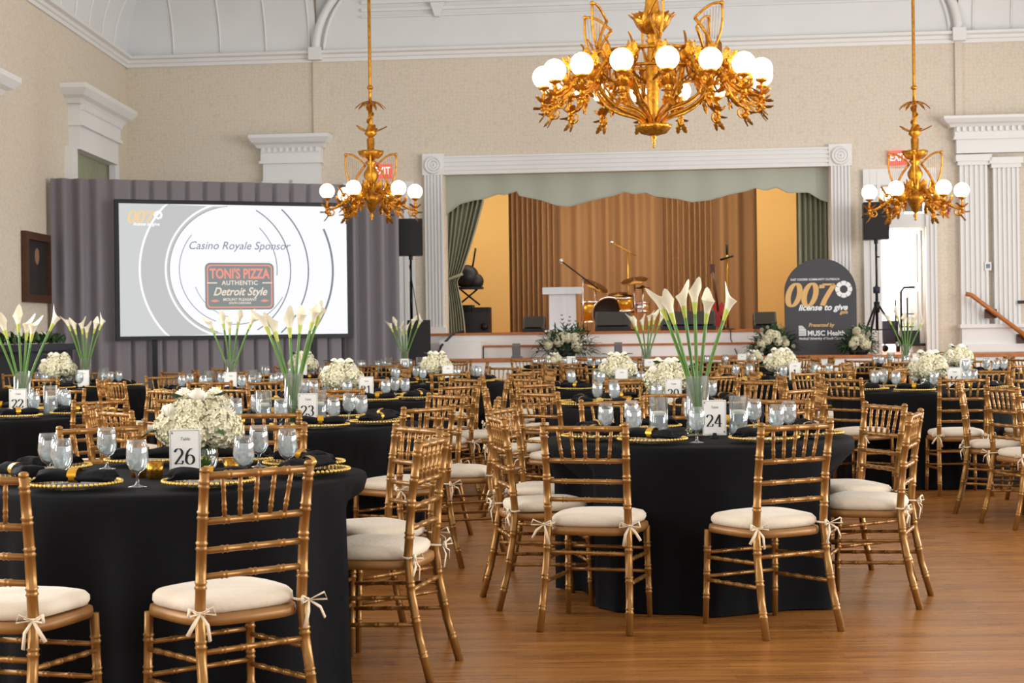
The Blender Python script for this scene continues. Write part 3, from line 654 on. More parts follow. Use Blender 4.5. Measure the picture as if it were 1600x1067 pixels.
for px, py in ((1548, 490), (1598, 529)):
    s, z = W(px, py, ho - .1); mb = MB().box(s - a[0] - .09, s - a[0] + .09, .1, .14, z - a[1] - .07, z - a[1] + .07); bk = mb.build('mounting_block', 'dark_wood', t)
    MB().tube([(s - a[0], .1, z - a[1]), (s - a[0], .0, z - a[1] + .06)], .018, 6).build('bracket', 'brass', bk)
s, z = W(1596, 472, .05); o = MB().box(-.08, .08, -.02, 0, -.025, .025).build('room_sign', 'black_plastic'); o.matrix_world = WM @ Matrix.Translation((s, -.14, z)); tag(o, 'small black wall sign beside the handrail', 'sign')
t = empty('framed_portrait', 'dark framed portrait painting on the left wall', 'painting', mtx=LM)
y0_, y1_ = 20.4, 21.6; fz0, fz1 = 1.74, 2.65
mb = MB()
for (a, b, c, d) in ((y0_, y0_ + .13, fz0, fz1), (y1_ - .13, y1_, fz0, fz1), (y0_ + .13, y1_ - .13, fz0, fz0 + .1), (y0_ + .13, y1_ - .13, fz1 - .1, fz1)): mb.box(a, b, -.07, -.005, c, d)
mb.build('frame', 'dark_wood', t); MB().box(y0_ + .1, y1_ - .1, -.03, -.005, fz0 + .08, fz1 - .08).build('canvas', 'portrait', t)
mb = MB(); mb.lathe([(.001, -.11), (.07, -.06), (.085, 0), (.07, .08), (.001, .12)], 14); mb.tf(Matrix.Translation((21.0, -.03, 2.34)) @ Matrix.Scale(.05, 4, (0, 1, 0)) @ Matrix.Scale(1.2, 4, (1, 0, 0))); mb.build('painted_face', 'skin', t)
t = empty('mantel', 'dark blue-black mantel against the left wall', 'mantel', (XL + .3, 19.6, 0))
MB().box(-.29, .25, -1.0, 1.0, 0, 1.12).build('body', 'mantel', t); MB().box(-.3, .32, -1.1, 1.1, 1.12, 1.2).build('shelf', 'mantel', t)
MB().box(.25, .29, -1.0, -.7, 0, 1.12).build('jamb', 'mantel', t); MB().box(.25, .29, .7, 1.0, 0, 1.12).build('jamb', 'mantel', t)
for i, (dx, dy) in enumerate(((0, -.5), (.05, .3))):
    c = empty('pillar_candle', 'white pillar candle on the mantel, %s one' % ('nearer', 'farther')[i], 'candle', (XL + .35 + dx, 19.6 + dy, 1.2)); MB().lathe([(.001, 0), (.05, 0), (.05, .2 - .05 * i), (.04, .195 - .05 * i), (.001, .19 - .05 * i)], 14).build('wax', 'wax', c); MB().tube([(0, 0, .18 - .05 * i), (0, 0, .21 - .05 * i)], .003, 5).build('wick', 'ink', c)
def leafquad(mb, base, d, up, L, wd, cv=.15):
    d = d.normalized(); sd = d.cross(up); sd = sd.normalized() if sd.length > 1e-4 else Vector((1, 0, 0)); up2 = sd.cross(d)
    pts = []
    for t_, w_ in ((0, .12), (.35, 1), (.7, .75), (1, .02)):
        c = base + d * L * t_ + up2 * (cv * L * math.sin(t_ * PI) - cv * L * t_ * t_)
        pts += [c - sd * wd * w_ / 2, c + up2 * -.12 * wd, c + sd * wd * w_ / 2]
    mb.add(pts, [q for i in range(3) for q in ((3 * i, 3 * i + 1, 3 * i + 4, 3 * i + 3), (3 * i + 1, 3 * i + 2, 3 * i + 5, 3 * i + 4))])
def rvec(r): 
    while True:
        v = Vector((r.uniform(-1, 1), r.uniform(-1, 1), r.uniform(-1, 1)))
        if .1 < v.length < 1: return v.normalized()
mb = MB(); r = random.Random(3)
for i in range(130):
    b = Vector((r.uniform(-.2, .2), r.uniform(-.95, .95), 0)); leafquad(mb, b, Vector((r.uniform(-.6, .6), r.uniform(-.8, .8), r.uniform(.1, 1))), Vector((0, 0, 1)), r.uniform(.1, .2), .05)
g = mb.build('garland', 'leaf'); g.location = (XL + .35, 19.6, 1.215); tag(g, 'green leafy garland lying along the mantel shelf', 'garland')
# ================================================================== flowers
def hydrangea_head(seed, rad=.066, nf=230):
    r = random.Random(seed); mb = MB(); mb.sphere((0, 0, 0), rad * .86, 12, 8)
    for i in range(nf):
        z = 1 - 2 * (i + .5) / nf; a = i * 2.39996; s_ = math.sqrt(1 - z * z); n = Vector((s_ * math.cos(a), s_ * math.sin(a), z)) + rvec(r) * .15; n.normalize()
        p = n * rad * r.uniform(.9, 1.05); u = n.orthogonal().normalized(); u = Matrix.Rotation(r.uniform(0, PI), 3, n) @ u; v = n.cross(u); q = rad * .215
        for k in range(4):
            d = (u, v, -u, -v)[k]; e = n.cross(d); lift = n * q * r.uniform(.1, .4)
            mb.add([p - n * .004, p + d * q * .55 - e * q * .45 + lift * .6, p + d * q + lift, p + d * q * .55 + e * q * .45 + lift * .6], [(0, 1, 2), (0, 2, 3)], False)
    return mb
HY = [hydrangea_head(i).mesh('hydrangea_head', 'petal') for i in range(3)]
def rose_mesh(seed):
    r = random.Random(seed); mb = MB()
    for k, (rr, n) in enumerate(((.010, 3), (.017, 4), (.023, 5), (.029, 6))):
        for j in range(n):
            a0 = 2 * PI * j / n + k
            mb.grid(lambda u, v: ((rr * (.3 + .85 * math.sin(v * 2.0))) * math.cos(a0 + (u - .5) * 2.4), (rr * (.3 + .85 * math.sin(v * 2.0))) * math.sin(a0 + (u - .5) * 2.4), .046 * v * (1 - .12 * k) + .005 * math.sin(u * PI) - .02), 5, 4)
    return mb.mesh('rose', 'petal_white')
RO = rose_mesh(1)
mb = MB(); leafquad(mb, Vector((0, 0, 0)), Vector((1, 0, .1)), Vector((0, 0, 1)), .1, .05); LEAF = mb.mesh('leaf', 'leaf')
def inst(name, me, parent, loc, rot=(0, 0, 0), sc=1.0):
    o = bpy.data.objects.new(name, me); COL.objects.link(o); o.parent = parent; o.location = loc; o.rotation_euler = rot; o.scale = (sc, sc, sc) if not hasattr(sc, '__len__') else sc; return o
mb = MB(); mb.lathe([(.001, .004), (.05, .004), (.068, .03), (.074, .07), (.066, .115), (.062, .12), (.058, .115), (.066, .07), (.06, .035), (.001, .012)], 20); BOWL = mb.mesh('glass_vase', 'glass')
mb = MB()
for k in range(9): a = k * .7; mb.tube([(.03 * math.cos(a), .03 * math.sin(a), .01), (.045 * math.cos(a + .6), .045 * math.sin(a + .6), .13)], .004, 5)
BSTEM = mb.mesh('stems', 'stem')
def bouquet(label, loc, group='hydrangea centrepieces', seed=0, big=1.0, heads=9):
    r = random.Random(seed); t = empty('hydrangea_bouquet', label, 'flowers', loc, r.uniform(-.2, .2), group); t.scale = (big,) * 3
    inst('vase', BOWL, t, (0, 0, 0)); inst('stems', BSTEM, t, (0, 0, 0))
    for k in range(heads):
        if k < 6: a = k * PI / 3 + .3; p = (.105 * math.cos(a), .09 * math.sin(a), .17 + .015 * (k % 2)); s_ = 1.08
        else: a = (k - 6) * 2.1; p = (.055 * math.cos(a), .05 * math.sin(a), .245); s_ = 1.05
        inst('hydrangea', HY[k % 3], t, p, (r.uniform(0, 3), r.uniform(0, 3), 0), s_ * r.uniform(.95, 1.1))
    for k in range(6):
        a = k * 1.05 + .5; q = .125 if k % 2 else .07; inst('rose', RO, t, (q * math.cos(a), q * math.sin(a) * .9, .245 if k % 2 else .305), (-.5 * math.sin(a) * (k % 2), .5 * math.cos(a) * (k % 2), a), 1.15)
    for k in range(14):
        a = k * .75; up = k % 3; q = .09 + .03 * (k % 2)
        inst('leaf', LEAF, t, (q * math.cos(a) * (.55 if up == 2 else 1), q * math.sin(a) * (.55 if up == 2 else 1), (.13, .17, .275)[up]), (r.uniform(-.4, .4), (.3, .1, -.5)[up], a), r.uniform(.7, 1.15))
    return t
def spathe(seed, L=.14):
    r = random.Random(seed); tw = r.uniform(0, 6.28)
    def fn(u, v):
        a = 2 * PI * u; rr = .0075 + .017 * v ** 1.2 + (.008 * max(0, v - .7) / .3); tip = max(0, math.cos(a)) ** 3
        back = .5 - .5 * math.cos(a + PI)     # 0 at front opening
        zz_ = L * v * (.68 + .12 * back) + L * .42 * tip * v ** 3
        x = rr * math.cos(a) + .020 * tip * v ** 3; y = rr * math.sin(a)
        return (x * math.cos(tw) - y * math.sin(tw), x * math.sin(tw) + y * math.cos(tw), zz_)
    return MB().grid(fn, 18, 10, closeu=True).mesh('spathe', 'calla')
SPA = [spathe(k) for k in range(6)]
SPB = MB().lathe([(.0075, -.012), (.0095, 0), (.0125, .03), (.0145, .048)], 10).mesh('spathe_base', 'calla_base')
SPX = MB().tube([(0, 0, .02), (0, 0, .075)], [.005, .0035], 6).mesh('spadix', 'spadix')
mb = MB(); mb.lathe([(.001, .006), (.052, .006), (.055, .012), (.058, .30), (.055, .30), (.052, .02), (.001, .016)], 24); mb.disc(.052, .002, 24); TALL = mb.mesh('cylinder_glass', 'glass')
mb = MB(); mb.lathe([(.001, .02), (.051, .02), (.051, .11), (.001, .11)], 20); TALLW = mb.mesh('vase_water', 'green_water')
def lilies(label, loc, spec, group='calla lily centrepieces'):
    t = empty('calla_lily_vase', label, 'flowers', loc, 0, group)
    inst('vase', TALL, t, (0, 0, 0)); inst('water', TALLW, t, (0, 0, 0))
    for i, (dx, dy, h) in enumerate(spec):
        top = Vector((dx, dy, h)); base = Vector((-dx * .12, -dy * .12 + .01 * (i % 3 - 1), .02)); mid = Vector((dx * .22, dy * .22, h * .48))
        pts = [base * (1 - q) ** 2 + mid * 2 * q * (1 - q) + top * q * q for q in [j / 8 for j in range(9)]]
        st = MB().tube(pts, .0085, 6).build('stem', 'stem', t)
        d = (pts[-1] - pts[-2]).normalized(); rot = d.to_track_quat('Z', 'Y').to_euler()
        for me, nm in ((SPA[(i * 2 + len(spec)) % 6], 'spathe'), (SPB, 'spathe_base'), (SPX, 'spadix')): inst(nm, me, st, top, rot, 1.05)
    return t
LILY24 = [(-.15, .0, .59), (-.115, -.03, .57), (-.052, .04, .60), (-.012, -.05, .62), (.05, .02, .57), (.135, -.03, .585)]
def lilyspec(seed, n=6, sp=.16, h=.56):
    r = random.Random(seed); return [(sp * (2 * i / (n - 1) - 1) * r.uniform(.8, 1.15), r.uniform(-.08, .08), h * r.uniform(.88, 1.08)) for i in range(n)]
# ================================================================== chair
def bamboo(p0, p1, r, nodes, seg=7, r1=None):
    p0, p1 = Vector(p0), Vector(p1); L = (p1 - p0).length; r1 = r1 or r; st = [(0, r)]
    for t_ in sorted(nodes):
        e = .0045 / L; rr = r + (r1 - r) * t_; st += [(t_ - 3 * e, rr), (t_ - 2 * e, rr * 1.28), (t_ - .6 * e, rr * 1.02), (t_ + .6 * e, rr * 1.02), (t_ + 2 * e, rr * 1.28), (t_ + 3 * e, rr)]
    st.append((1, r1)); return MB().tube([p0 + (p1 - p0) * t_ for t_, _ in st], [q for _, q in st], seg)
def poly_bamboo(pts, rad, nodes, seg=8):        # bent post: nodes are z heights
    out = []; rr = []
    for (a, b), (ra, rb) in zip(zip(pts, pts[1:]), zip(rad, rad[1:])):
        a, b = Vector(a), Vector(b); out.append(a); rr.append(ra)
        for z in nodes:
            if a.z < z < b.z:
                for dz, k in ((-.013, 1), (-.009, 1.22), (-.003, 1), (.003, 1), (.009, 1.22), (.013, 1)):
                    t_ = (z + dz - a.z) / (b.z - a.z); out.append(a + (b - a) * t_); rr.append((ra + (rb - ra) * t_) * k)
    out.append(Vector(pts[-1])); rr.append(rad[-1]); return MB().tube(out, rr, seg)
def post_pts(sg): return [(sg * .198, -.265, 0), (sg * .190, -.222, .16), (sg * .182, -.190, .33), (sg * .178, -.178, .46), (sg * .178, -.196, .68), (sg * .182, -.228, .885)]
def post_at(z, sg):
    p = post_pts(sg)
    for a, b in zip(p, p[1:]):
        if a[2] <= z <= b[2]: t_ = (z - a[2]) / (b[2] - a[2]); return Vector([a[i] + (b[i] - a[i]) * t_ for i in range(3)])
def chair_parts():
    P = []
    for sg in (-1, 1):
        mb = poly_bamboo(post_pts(sg), [.0165, .0165, .017, .0175, .0165, .0155], (.10, .23, .36, .54, .66, .755, .85)); mb.sphere((sg * .182, -.228, .892), .0165, 8, 6, .7); P.append(('rear_post', mb, 'gold_chair'))
        P.append(('front_leg', bamboo((sg * .19, .185, 0), (sg * .182, .17, .415), .0125, (.3, .55, .8), 8, .016), 'gold_chair'))
        for z in (.30, .20): 
            q = post_at(z, sg); P.append(('side_stretcher', bamboo((sg * .186, .175, z - .005), (q.x, q.y, z + .01), .0085, (.2, .4, .6, .8)), 'gold_chair'))
    for z in (.315, .21): P.append(('front_stretcher', bamboo((-.186, .177, z), (.186, .177, z), .0085, (.25, .5, .75)), 'gold_chair'))
    a, b = post_at(.335, -1), post_at(.335, 1); P.append(('rear_stretcher', bamboo(a, b, .0095, (.2, .4, .6, .8)), 'gold_chair'))
    for z, r_ in ((.875, .0125), (.735, .0115), (.645, .0105), (.565, .0105)):
        a, b = post_at(z, -1), post_at(z, 1); P.append(('top_rail' if z > .8 else 'back_rail', bamboo(a, b, r_, (.22, .5, .78)), 'gold_chair'))
    for k in range(5):
        t0 = .5 + (k - 2) * .145; t1 = .5 + (k - 2) * .165
        a, b = post_at(.735, -1).lerp(post_at(.735, 1), t0), post_at(.875, -1).lerp(post_at(.875, 1), t1); P.append(('spindle', bamboo(a, b, .0075, (.28, .7), 6), 'gold_chair'))
    def outline(t_, e=0.0):                      # rounded trapezoid
        a = 2 * PI * t_; c, s_ = math.cos(a), math.sin(a); q = 3.6; c = math.copysign(abs(c) ** (2 / q), c); s_ = math.copysign(abs(s_) ** (2 / q), s_)
        return ((.203 + .012 * s_ + e) * c, (.2 + e) * s_ )
    mb = MB(); n = 28
    ring = lambda e, z: [(*outline(i / n, e), z) for i in range(n)]
    rs = [ring(-.02, .411), ring(0, .411), ring(.003, .426), ring(0, .441), ring(-.02, .445)]
    mb.add([p for q in rs for p in q], [(j * n + i, j * n + (i + 1) % n, (j + 1) * n + (i + 1) % n, (j + 1) * n + i) for j in range(4) for i in range(n)] + [tuple(range(n - 1, -1, -1)), tuple(range(4 * n, 5 * n))], True); P.append(('seat_frame', mb, 'seat_wood'))
    mb = MB(); rs = []
    for e, z in ((-.02, .446), (-.006, .45), (0, .462), (-.001, .476), (-.012, .489), (-.05, .498), (-.11, .502)):
        rs.append([(x, y + .01 if y < -.17 else y, z + .003 * math.sin(9 * x + 7 * y)) for x, y, _ in ring(e - .006, z)])
    mb.add([p for q in rs for p in q], [(j * n + i, j * n + (i + 1) % n, (j + 1) * n + (i + 1) % n, (j + 1) * n + i) for j in range(6) for i in range(n)] + [tuple(range(n - 1, -1, -1)), tuple(range(6 * n, 7 * n))], True)
    ties = []
    for sg in (-1, 1):
        tie = MB(); ties.append(tie)
        q = post_at(.455, sg); x, y = q.x, q.y
        tie.tube([(x - sg * .03, y + .03, .462), (x - sg * .022, y - .012, .46), (x, y - .022, .458), (x + sg * .02, y - .008, .457), (x + sg * .012, y + .02, .46)], .0045, 5)
        c = Vector((x + sg * .012, y - .024, .457))
        for k, (dx, dz) in enumerate(((.045, .022), (-.035, .018))):
            tie.tube([c, c + Vector((sg * dx, -.02, dz)), c + Vector((sg * dx * 1.15, -.026, dz - .022)), c], [.003, .006, .006, .003], 5, flat=.5)
        for dx, dz in ((.05, -.06), (-.025, -.085)):
            tie.tube([c, c + Vector((sg * dx * .6, -.02, dz * .4)), c + Vector((sg * dx, -.014, dz))], [.004, .0065, .007], 5, flat=.4)
    P.append(('cushion', mb, 'cushion')); P += [('bow_tie', q, 'tie') for q in ties]; return P
CP = chair_parts()
CH_NEAR = [(n, mb.mesh(n, m)) for n, mb, m in CP]
fr = MB()
for n, mb, m in CP:
    if m == 'gold_chair': fr.add(mb.v, mb.f, True)
CH_FAR = [('frame', fr.mesh('frame', 'gold_chair'))] + [x for x in CH_NEAR if x[0] in ('seat_frame', 'cushion', 'bow_tie')]
def make_chair(label, x, y, rz, near, group):
    t = empty('chiavari_chair', label, 'chair', (x, y, 0), rz, group); cu = None
    for n, me in (CH_NEAR if near else CH_FAR):
        o = bpy.data.objects.new(n, me); COL.objects.link(o); o.parent = cu if n == 'bow_tie' else t
        if n == 'cushion': cu = o
    return t
# ================================================================== tables
RT, HT = .755, .76
def cloth_mesh(seed, chairs=(), NS=200):
    r = random.Random(seed); nf = r.choice((10, 11, 12)); ph = r.uniform(0, 6); am = [r.uniform(.5, 1.3) for _ in range(40)]
    prof = [(0.02, HT, 0)] + [(RT * q, HT, 0) for q in (.3, .6, .9, .97)] + [(RT + .003, HT - .006, .0), (RT + .009, HT - .022, .02), (RT + .013, HT - .07, .12), (RT + .016, HT - .13, .25), (RT + .02, HT - .205, .4), (RT + .025, HT - .3, .55), (RT + .03, HT - .40, .7), (RT + .034, HT - .56, .85), (RT + .04, .06, .95), (RT + .046, .012, 1.05), (RT + .052, .006, 1.1)]
    LIM = []
    for i in range(NS):
        lim = RT + .16
        for (cx, cy, fc) in chairs:
            fx, fy = math.cos(fc), math.sin(fc)
            for da in (-2, 0, 2):
                a_ = 2 * PI * (i + da) / NS
                while lim > .3:
                    dx, dy = lim * math.cos(a_) - cx, lim * math.sin(a_) - cy; ly = dx * fx + dy * fy; lx = dx * fy - dy * fx
                    if abs(lx) < .245 and -.3 < ly < .235: lim -= .008
                    else: break
        LIM.append(lim)
    for _ in range(12): LIM = [min(LIM[i], .5 * (LIM[i - 1] + LIM[(i + 1) % NS]) + .006) for i in range(NS)]
    vs = []
    for (rr, z, k) in prof:
        for i in range(NS):
            a = 2 * PI * i / NS; f_ = a / (2 * PI) * nf; j = int(f_); fr_ = f_ - j; A = am[j] * (1 - fr_) + am[(j + 1) % nf] * fr_
            wv = math.sin(2 * PI * f_ + ph + .5 * math.sin(3 * a)) ; wv = math.copysign(abs(wv) ** .8, wv)
            q = rr + k * .05 * A * wv - k * .012
            if z < .70 and chairs:
                l_ = min(q, LIM[i]); q = l_ if z < .56 else q + (l_ - q) * (.70 - z) / .14
            vs.append((q * math.cos(a), q * math.sin(a), z))
    n = len(prof); fs = [tuple(range(NS))] + [(j * NS + i, j * NS + (i + 1) % NS, (j + 1) * NS + (i + 1) % NS, (j + 1) * NS + i) for j in range(n - 1) for i in range(NS)]
    return MB().add(vs, fs).mesh('tablecloth', 'black_cloth')
TOPM = MB().lathe([(.001, HT - .03), (RT - .02, HT - .03), (RT - .015, HT - .02), (RT - .02, HT - .006), (.001, HT - .006)], 48).mesh('tabletop', 'seat_wood')
LEGM = MB().tube([(.42, 0, 0), (.36, 0, .4), (.36, 0, HT - .03)], .014, 8).mesh('leg', 'chrome')
# place setting meshes
CHG = MB().lathe([(.001, .004), (.07, .004), (.10, .012), (.158, .022), (.158, .026), (.10, .016), (.07, .008), (.001, .008)], 32).mesh('plate', 'plate_glass')
mb = MB(); n = 56; vs = []; 
for k in range(n): a = 2 * PI * k / n; mb.sphere((.160 * math.cos(a), .160 * math.sin(a), .0265), .0072, 6, 4)
BEAD = mb.mesh('beaded_rim', 'gold_bead'); 
def napkin_mesh():
    mb = MB(); r = random.Random(4); N = 25; S = 16; rows = []
    for i in range(N):
        t_ = i / (N - 1); x = -.133 + .266 * t_; k = abs(2 * t_ - 1); wd = .03 + .028 * k ** .8; h = .022 + .008 * (1 - k) + .006 * math.sin(9 * t_)
        if i in (0, N - 1): h *= .6
        for j in range(S):
            a = 2 * PI * j / S; f_ = 1 + .16 * math.sin(5 * a + 4 * t_) * k
            rows.append((x + .012 * math.sin(3 * a) * k, wd * math.cos(a) * f_, .022 + h * .75 + h * .75 * math.sin(a) * f_))
    fs = [(i * S + j, i * S + (j + 1) % S, (i + 1) * S + (j + 1) % S, (i + 1) * S + j) for i in range(N - 1) for j in range(S)] + [tuple(range(S)), tuple((N - 1) * S + j for j in range(S))]
    return mb.add(rows, fs).mesh('napkin', 'napkin')
NAP = napkin_mesh()
mb = MB(); S = 16
mb.grid(lambda u, v: (-.017 + .034 * v, .0345 * math.cos(2 * PI * u), .0445 + .027 * math.sin(2 * PI * u)), S, 3, closeu=True); NRING = mb.mesh('napkin_ring', 'gold_shiny')
GLASSP = [(.001, .0), (.034, 0), (.034, .002), (.012, .007), (.0055, .014), (.005, .04), (.008, .05), (.026, .062), (.038, .085), (.0405, .105), (.038, .135), (.033, .168), (.0318, .168), (.0368, .135), (.039, .105), (.0365, .086), (.024, .064), (.001, .056)]
GOB = MB().lathe(GLASSP, 20).mesh('goblet_glass', 'glass')
WAT = MB().lathe([(.001, .0575), (.0235, .0655), (.0355, .087), (.038, .105), (.0362, .132), (.0355, .138), (.001, .138)], 18).mesh('iced_water', 'water')
FLU = MB().lathe([(.001, .0), (.03, 0), (.006, .008), (.005, .06), (.02, .08), (.026, .12), (.024, .2), (.0228, .2), (.0248, .12), (.018, .083), (.001, .07)], 16).mesh('flute_glass', 'glass')
mb = MB(); mb.lathe([(.001, .003), (.045, .003), (.047, .006), (.047, .20), (.0445, .20), (.0445, .012), (.001, .012)], 20); CYL = mb.mesh('cylinder_glass', 'glass')
CYLW = MB().lathe([(.001, .014), (.0435, .014), (.0435, .11), (.001, .11)], 18).mesh('candle_water', 'water')
FLOAT = MB().lathe([(.001, .1), (.028, .105), (.036, .118), (.034, .128), (.02, .131), (.001, .13)], 16).mesh('floating_candle', 'wax')
VOT = MB().lathe([(.001, 0), (.028, 0), (.034, .065), (.0315, .065), (.027, .006), (.001, .006)], 16).mesh('votive_cup', 'mercury_gold')
VOTC = MB().lathe([(.001, .006), (.026, .006), (.028, .045), (.001, .045)], 12).mesh('votive_wax', 'wax')
def side_name(a):
    nm = ['right back', 'back right', 'back left', 'left back', 'left front', 'front left', 'front right', 'right front']
    return nm[int((a % 360) // 45)]
TB = {}
tables = [ # key, phrase, x, y, detail(near), centrepiece, number, phase or angles
 ('26', 'table twenty-six at front left', -1.33, 6.15, 2, 'hyd', '26', [-104, -64, -12, 28, 70, 112, 150, 196]),
 ('24', 'table twenty-four at front centre', .92, 7.98, 2, 'lily', '24', [-108, -72, -32, 8, 55, 100, 170, 200]),
 ('R', 'the table cut off at right', 4.25, 10.75, 2, None, '', [195, 160, 240, 285, 330, 15, 60, 110]),
 ('23', 'table twenty-three', -1.30, 9.5, 2, 'lily', '23', None),
 ('22', 'table twenty-two at left edge', -3.47, 11.0, 2, 'lily', '22', None),
 ('21', 'table twenty-one', -1.26, 12.8, 2, 'hyd', '21', None),
 ('20', 'table twenty', 1.0, 11.3, 2, 'hyd', '20', None),
 ('16', 'table sixteen', 3.42, 13.3, 2, 'hyd', '16', None),
 ('B', 'the table below the drum kit', .95, 14.4, 1, 'hyd', '', None),
 ('C', 'the table before the arched sign', 2.68, 15.9, 1, 'hyd', '1', None),
 ('D', 'the table before the screen centre', -2.62, 14.9, 1, 'lily', '', None),
 ('E', 'the table beside the left mantel', -4.55, 16.6, 1, 'lily', '', None),
 ('A', 'the table below the tied curtain', -.8, 16.7, 1, 'hyd', '', None),
 ('L', 'the table below the screen corner', -2.42, 18.4, 0, 'hyd', '', None),
 ('G', 'the table below the stage monitors', 1.55, 18.5, 0, 'lily', '', None),
 ('I', 'the table below the wooden handrail', 4.75, 17.0, 0, 'hyd', '', None),
 ('F', 'the table beside the left subwoofer', -1.55, 20.9, 0, 'lily', '', None),
 ('N', 'the table below the white podium', .75, 21.1, 0, 'small', '', None),
 ('J', 'the far table before the sign', 3.0, 21.2, 0, 'small', '', None),
 ('H', 'the table before the bright doorway', 4.95, 19.8, 0, 'lily', '', None),
 ('K', 'the far table at right edge', 7.0, 18.9, 0, 'small', '5', None),
]
SETTING = {'26': [-113, -63, -10, 28, 70, 112, 158, 205], '24': [-119, -63, -20, 22, 66, 110, 155, 200]}
CUSTOM = {'26': {-104: (-1.57, 5.01, 75), -64: (-.93, 5.12, 128), -12: (-.53, 6.2, 166), 28: (-.6, 6.78, 215), 70: (-1.14, 7.0, 266), 112: (-1.75, 7.02, 300)},
 '24': {-108: (.37, 7.1, 73), -72: (1.09, 6.97, 118), -32: (1.68, 7.61, 158), 8: (1.72, 8.25, 200), 55: (1.38, 8.86, 240), 100: (.62, 8.95, 284), 170: (.16, 8.38, 340), 200: (.14, 7.68, 12)},
 'R': {195: (3.36, 10.35, 15), 160: (3.34, 11.1, 342)}}
# chair angles: fixed for the two front tables, the rest choose the phase that keeps chairs apart
placed = []
RC = .97
for T in tables:
    key, ph, tx, ty, det, cp, num, angs = T
    if angs is None:
        best = None
        for p in range(0, 45, 3):
            for rc in (RC,):
                cand = [(tx + rc * math.cos(R(p + 45 * i)), ty + rc * math.sin(R(p + 45 * i))) for i in range(8)]
                cost = 0
                for c in cand:
                    for (x, y, _) in placed: cost += max(0, .62 - math.hypot(c[0] - x, c[1] - y)) ** 2
                    for T2 in tables:
                        if T2[0] != key: cost += 3 * max(0, 1.16 - math.hypot(c[0] - T2[2], c[1] - T2[3])) ** 2
                if best is None or cost < best[0] - 1e-6: best = (cost, p)
        angs = [best[1] + 45 * i for i in range(8)]
    keep = []
    for a in angs:
        rc = RC + rnd.uniform(-.02, .03)
        c = (tx + rc * math.cos(R(a)), ty + rc * math.sin(R(a)))
        cu = CUSTOM.get(key, {}).get(a)
        if cu: placed.append((cu[0], cu[1], key)); keep.append((a, cu[:2], cu[2])); continue
        if any(math.hypot(c[0] - x, c[1] - y) < .65 for x, y, _ in placed): continue
        if any(math.hypot(c[0] - T2[2], c[1] - T2[3]) < .97 for T2 in tables if T2[0] != key): continue
        placed.append((c[0], c[1], key)); keep.append((a, c, a + 180 + rnd.uniform(-6, 6)))
    TB[key] = keep
seen_lab = {}
def uniq(s):
    k = seen_lab.get(s, 0); seen_lab[s] = k + 1
    return s if k == 0 else s + ', another one'
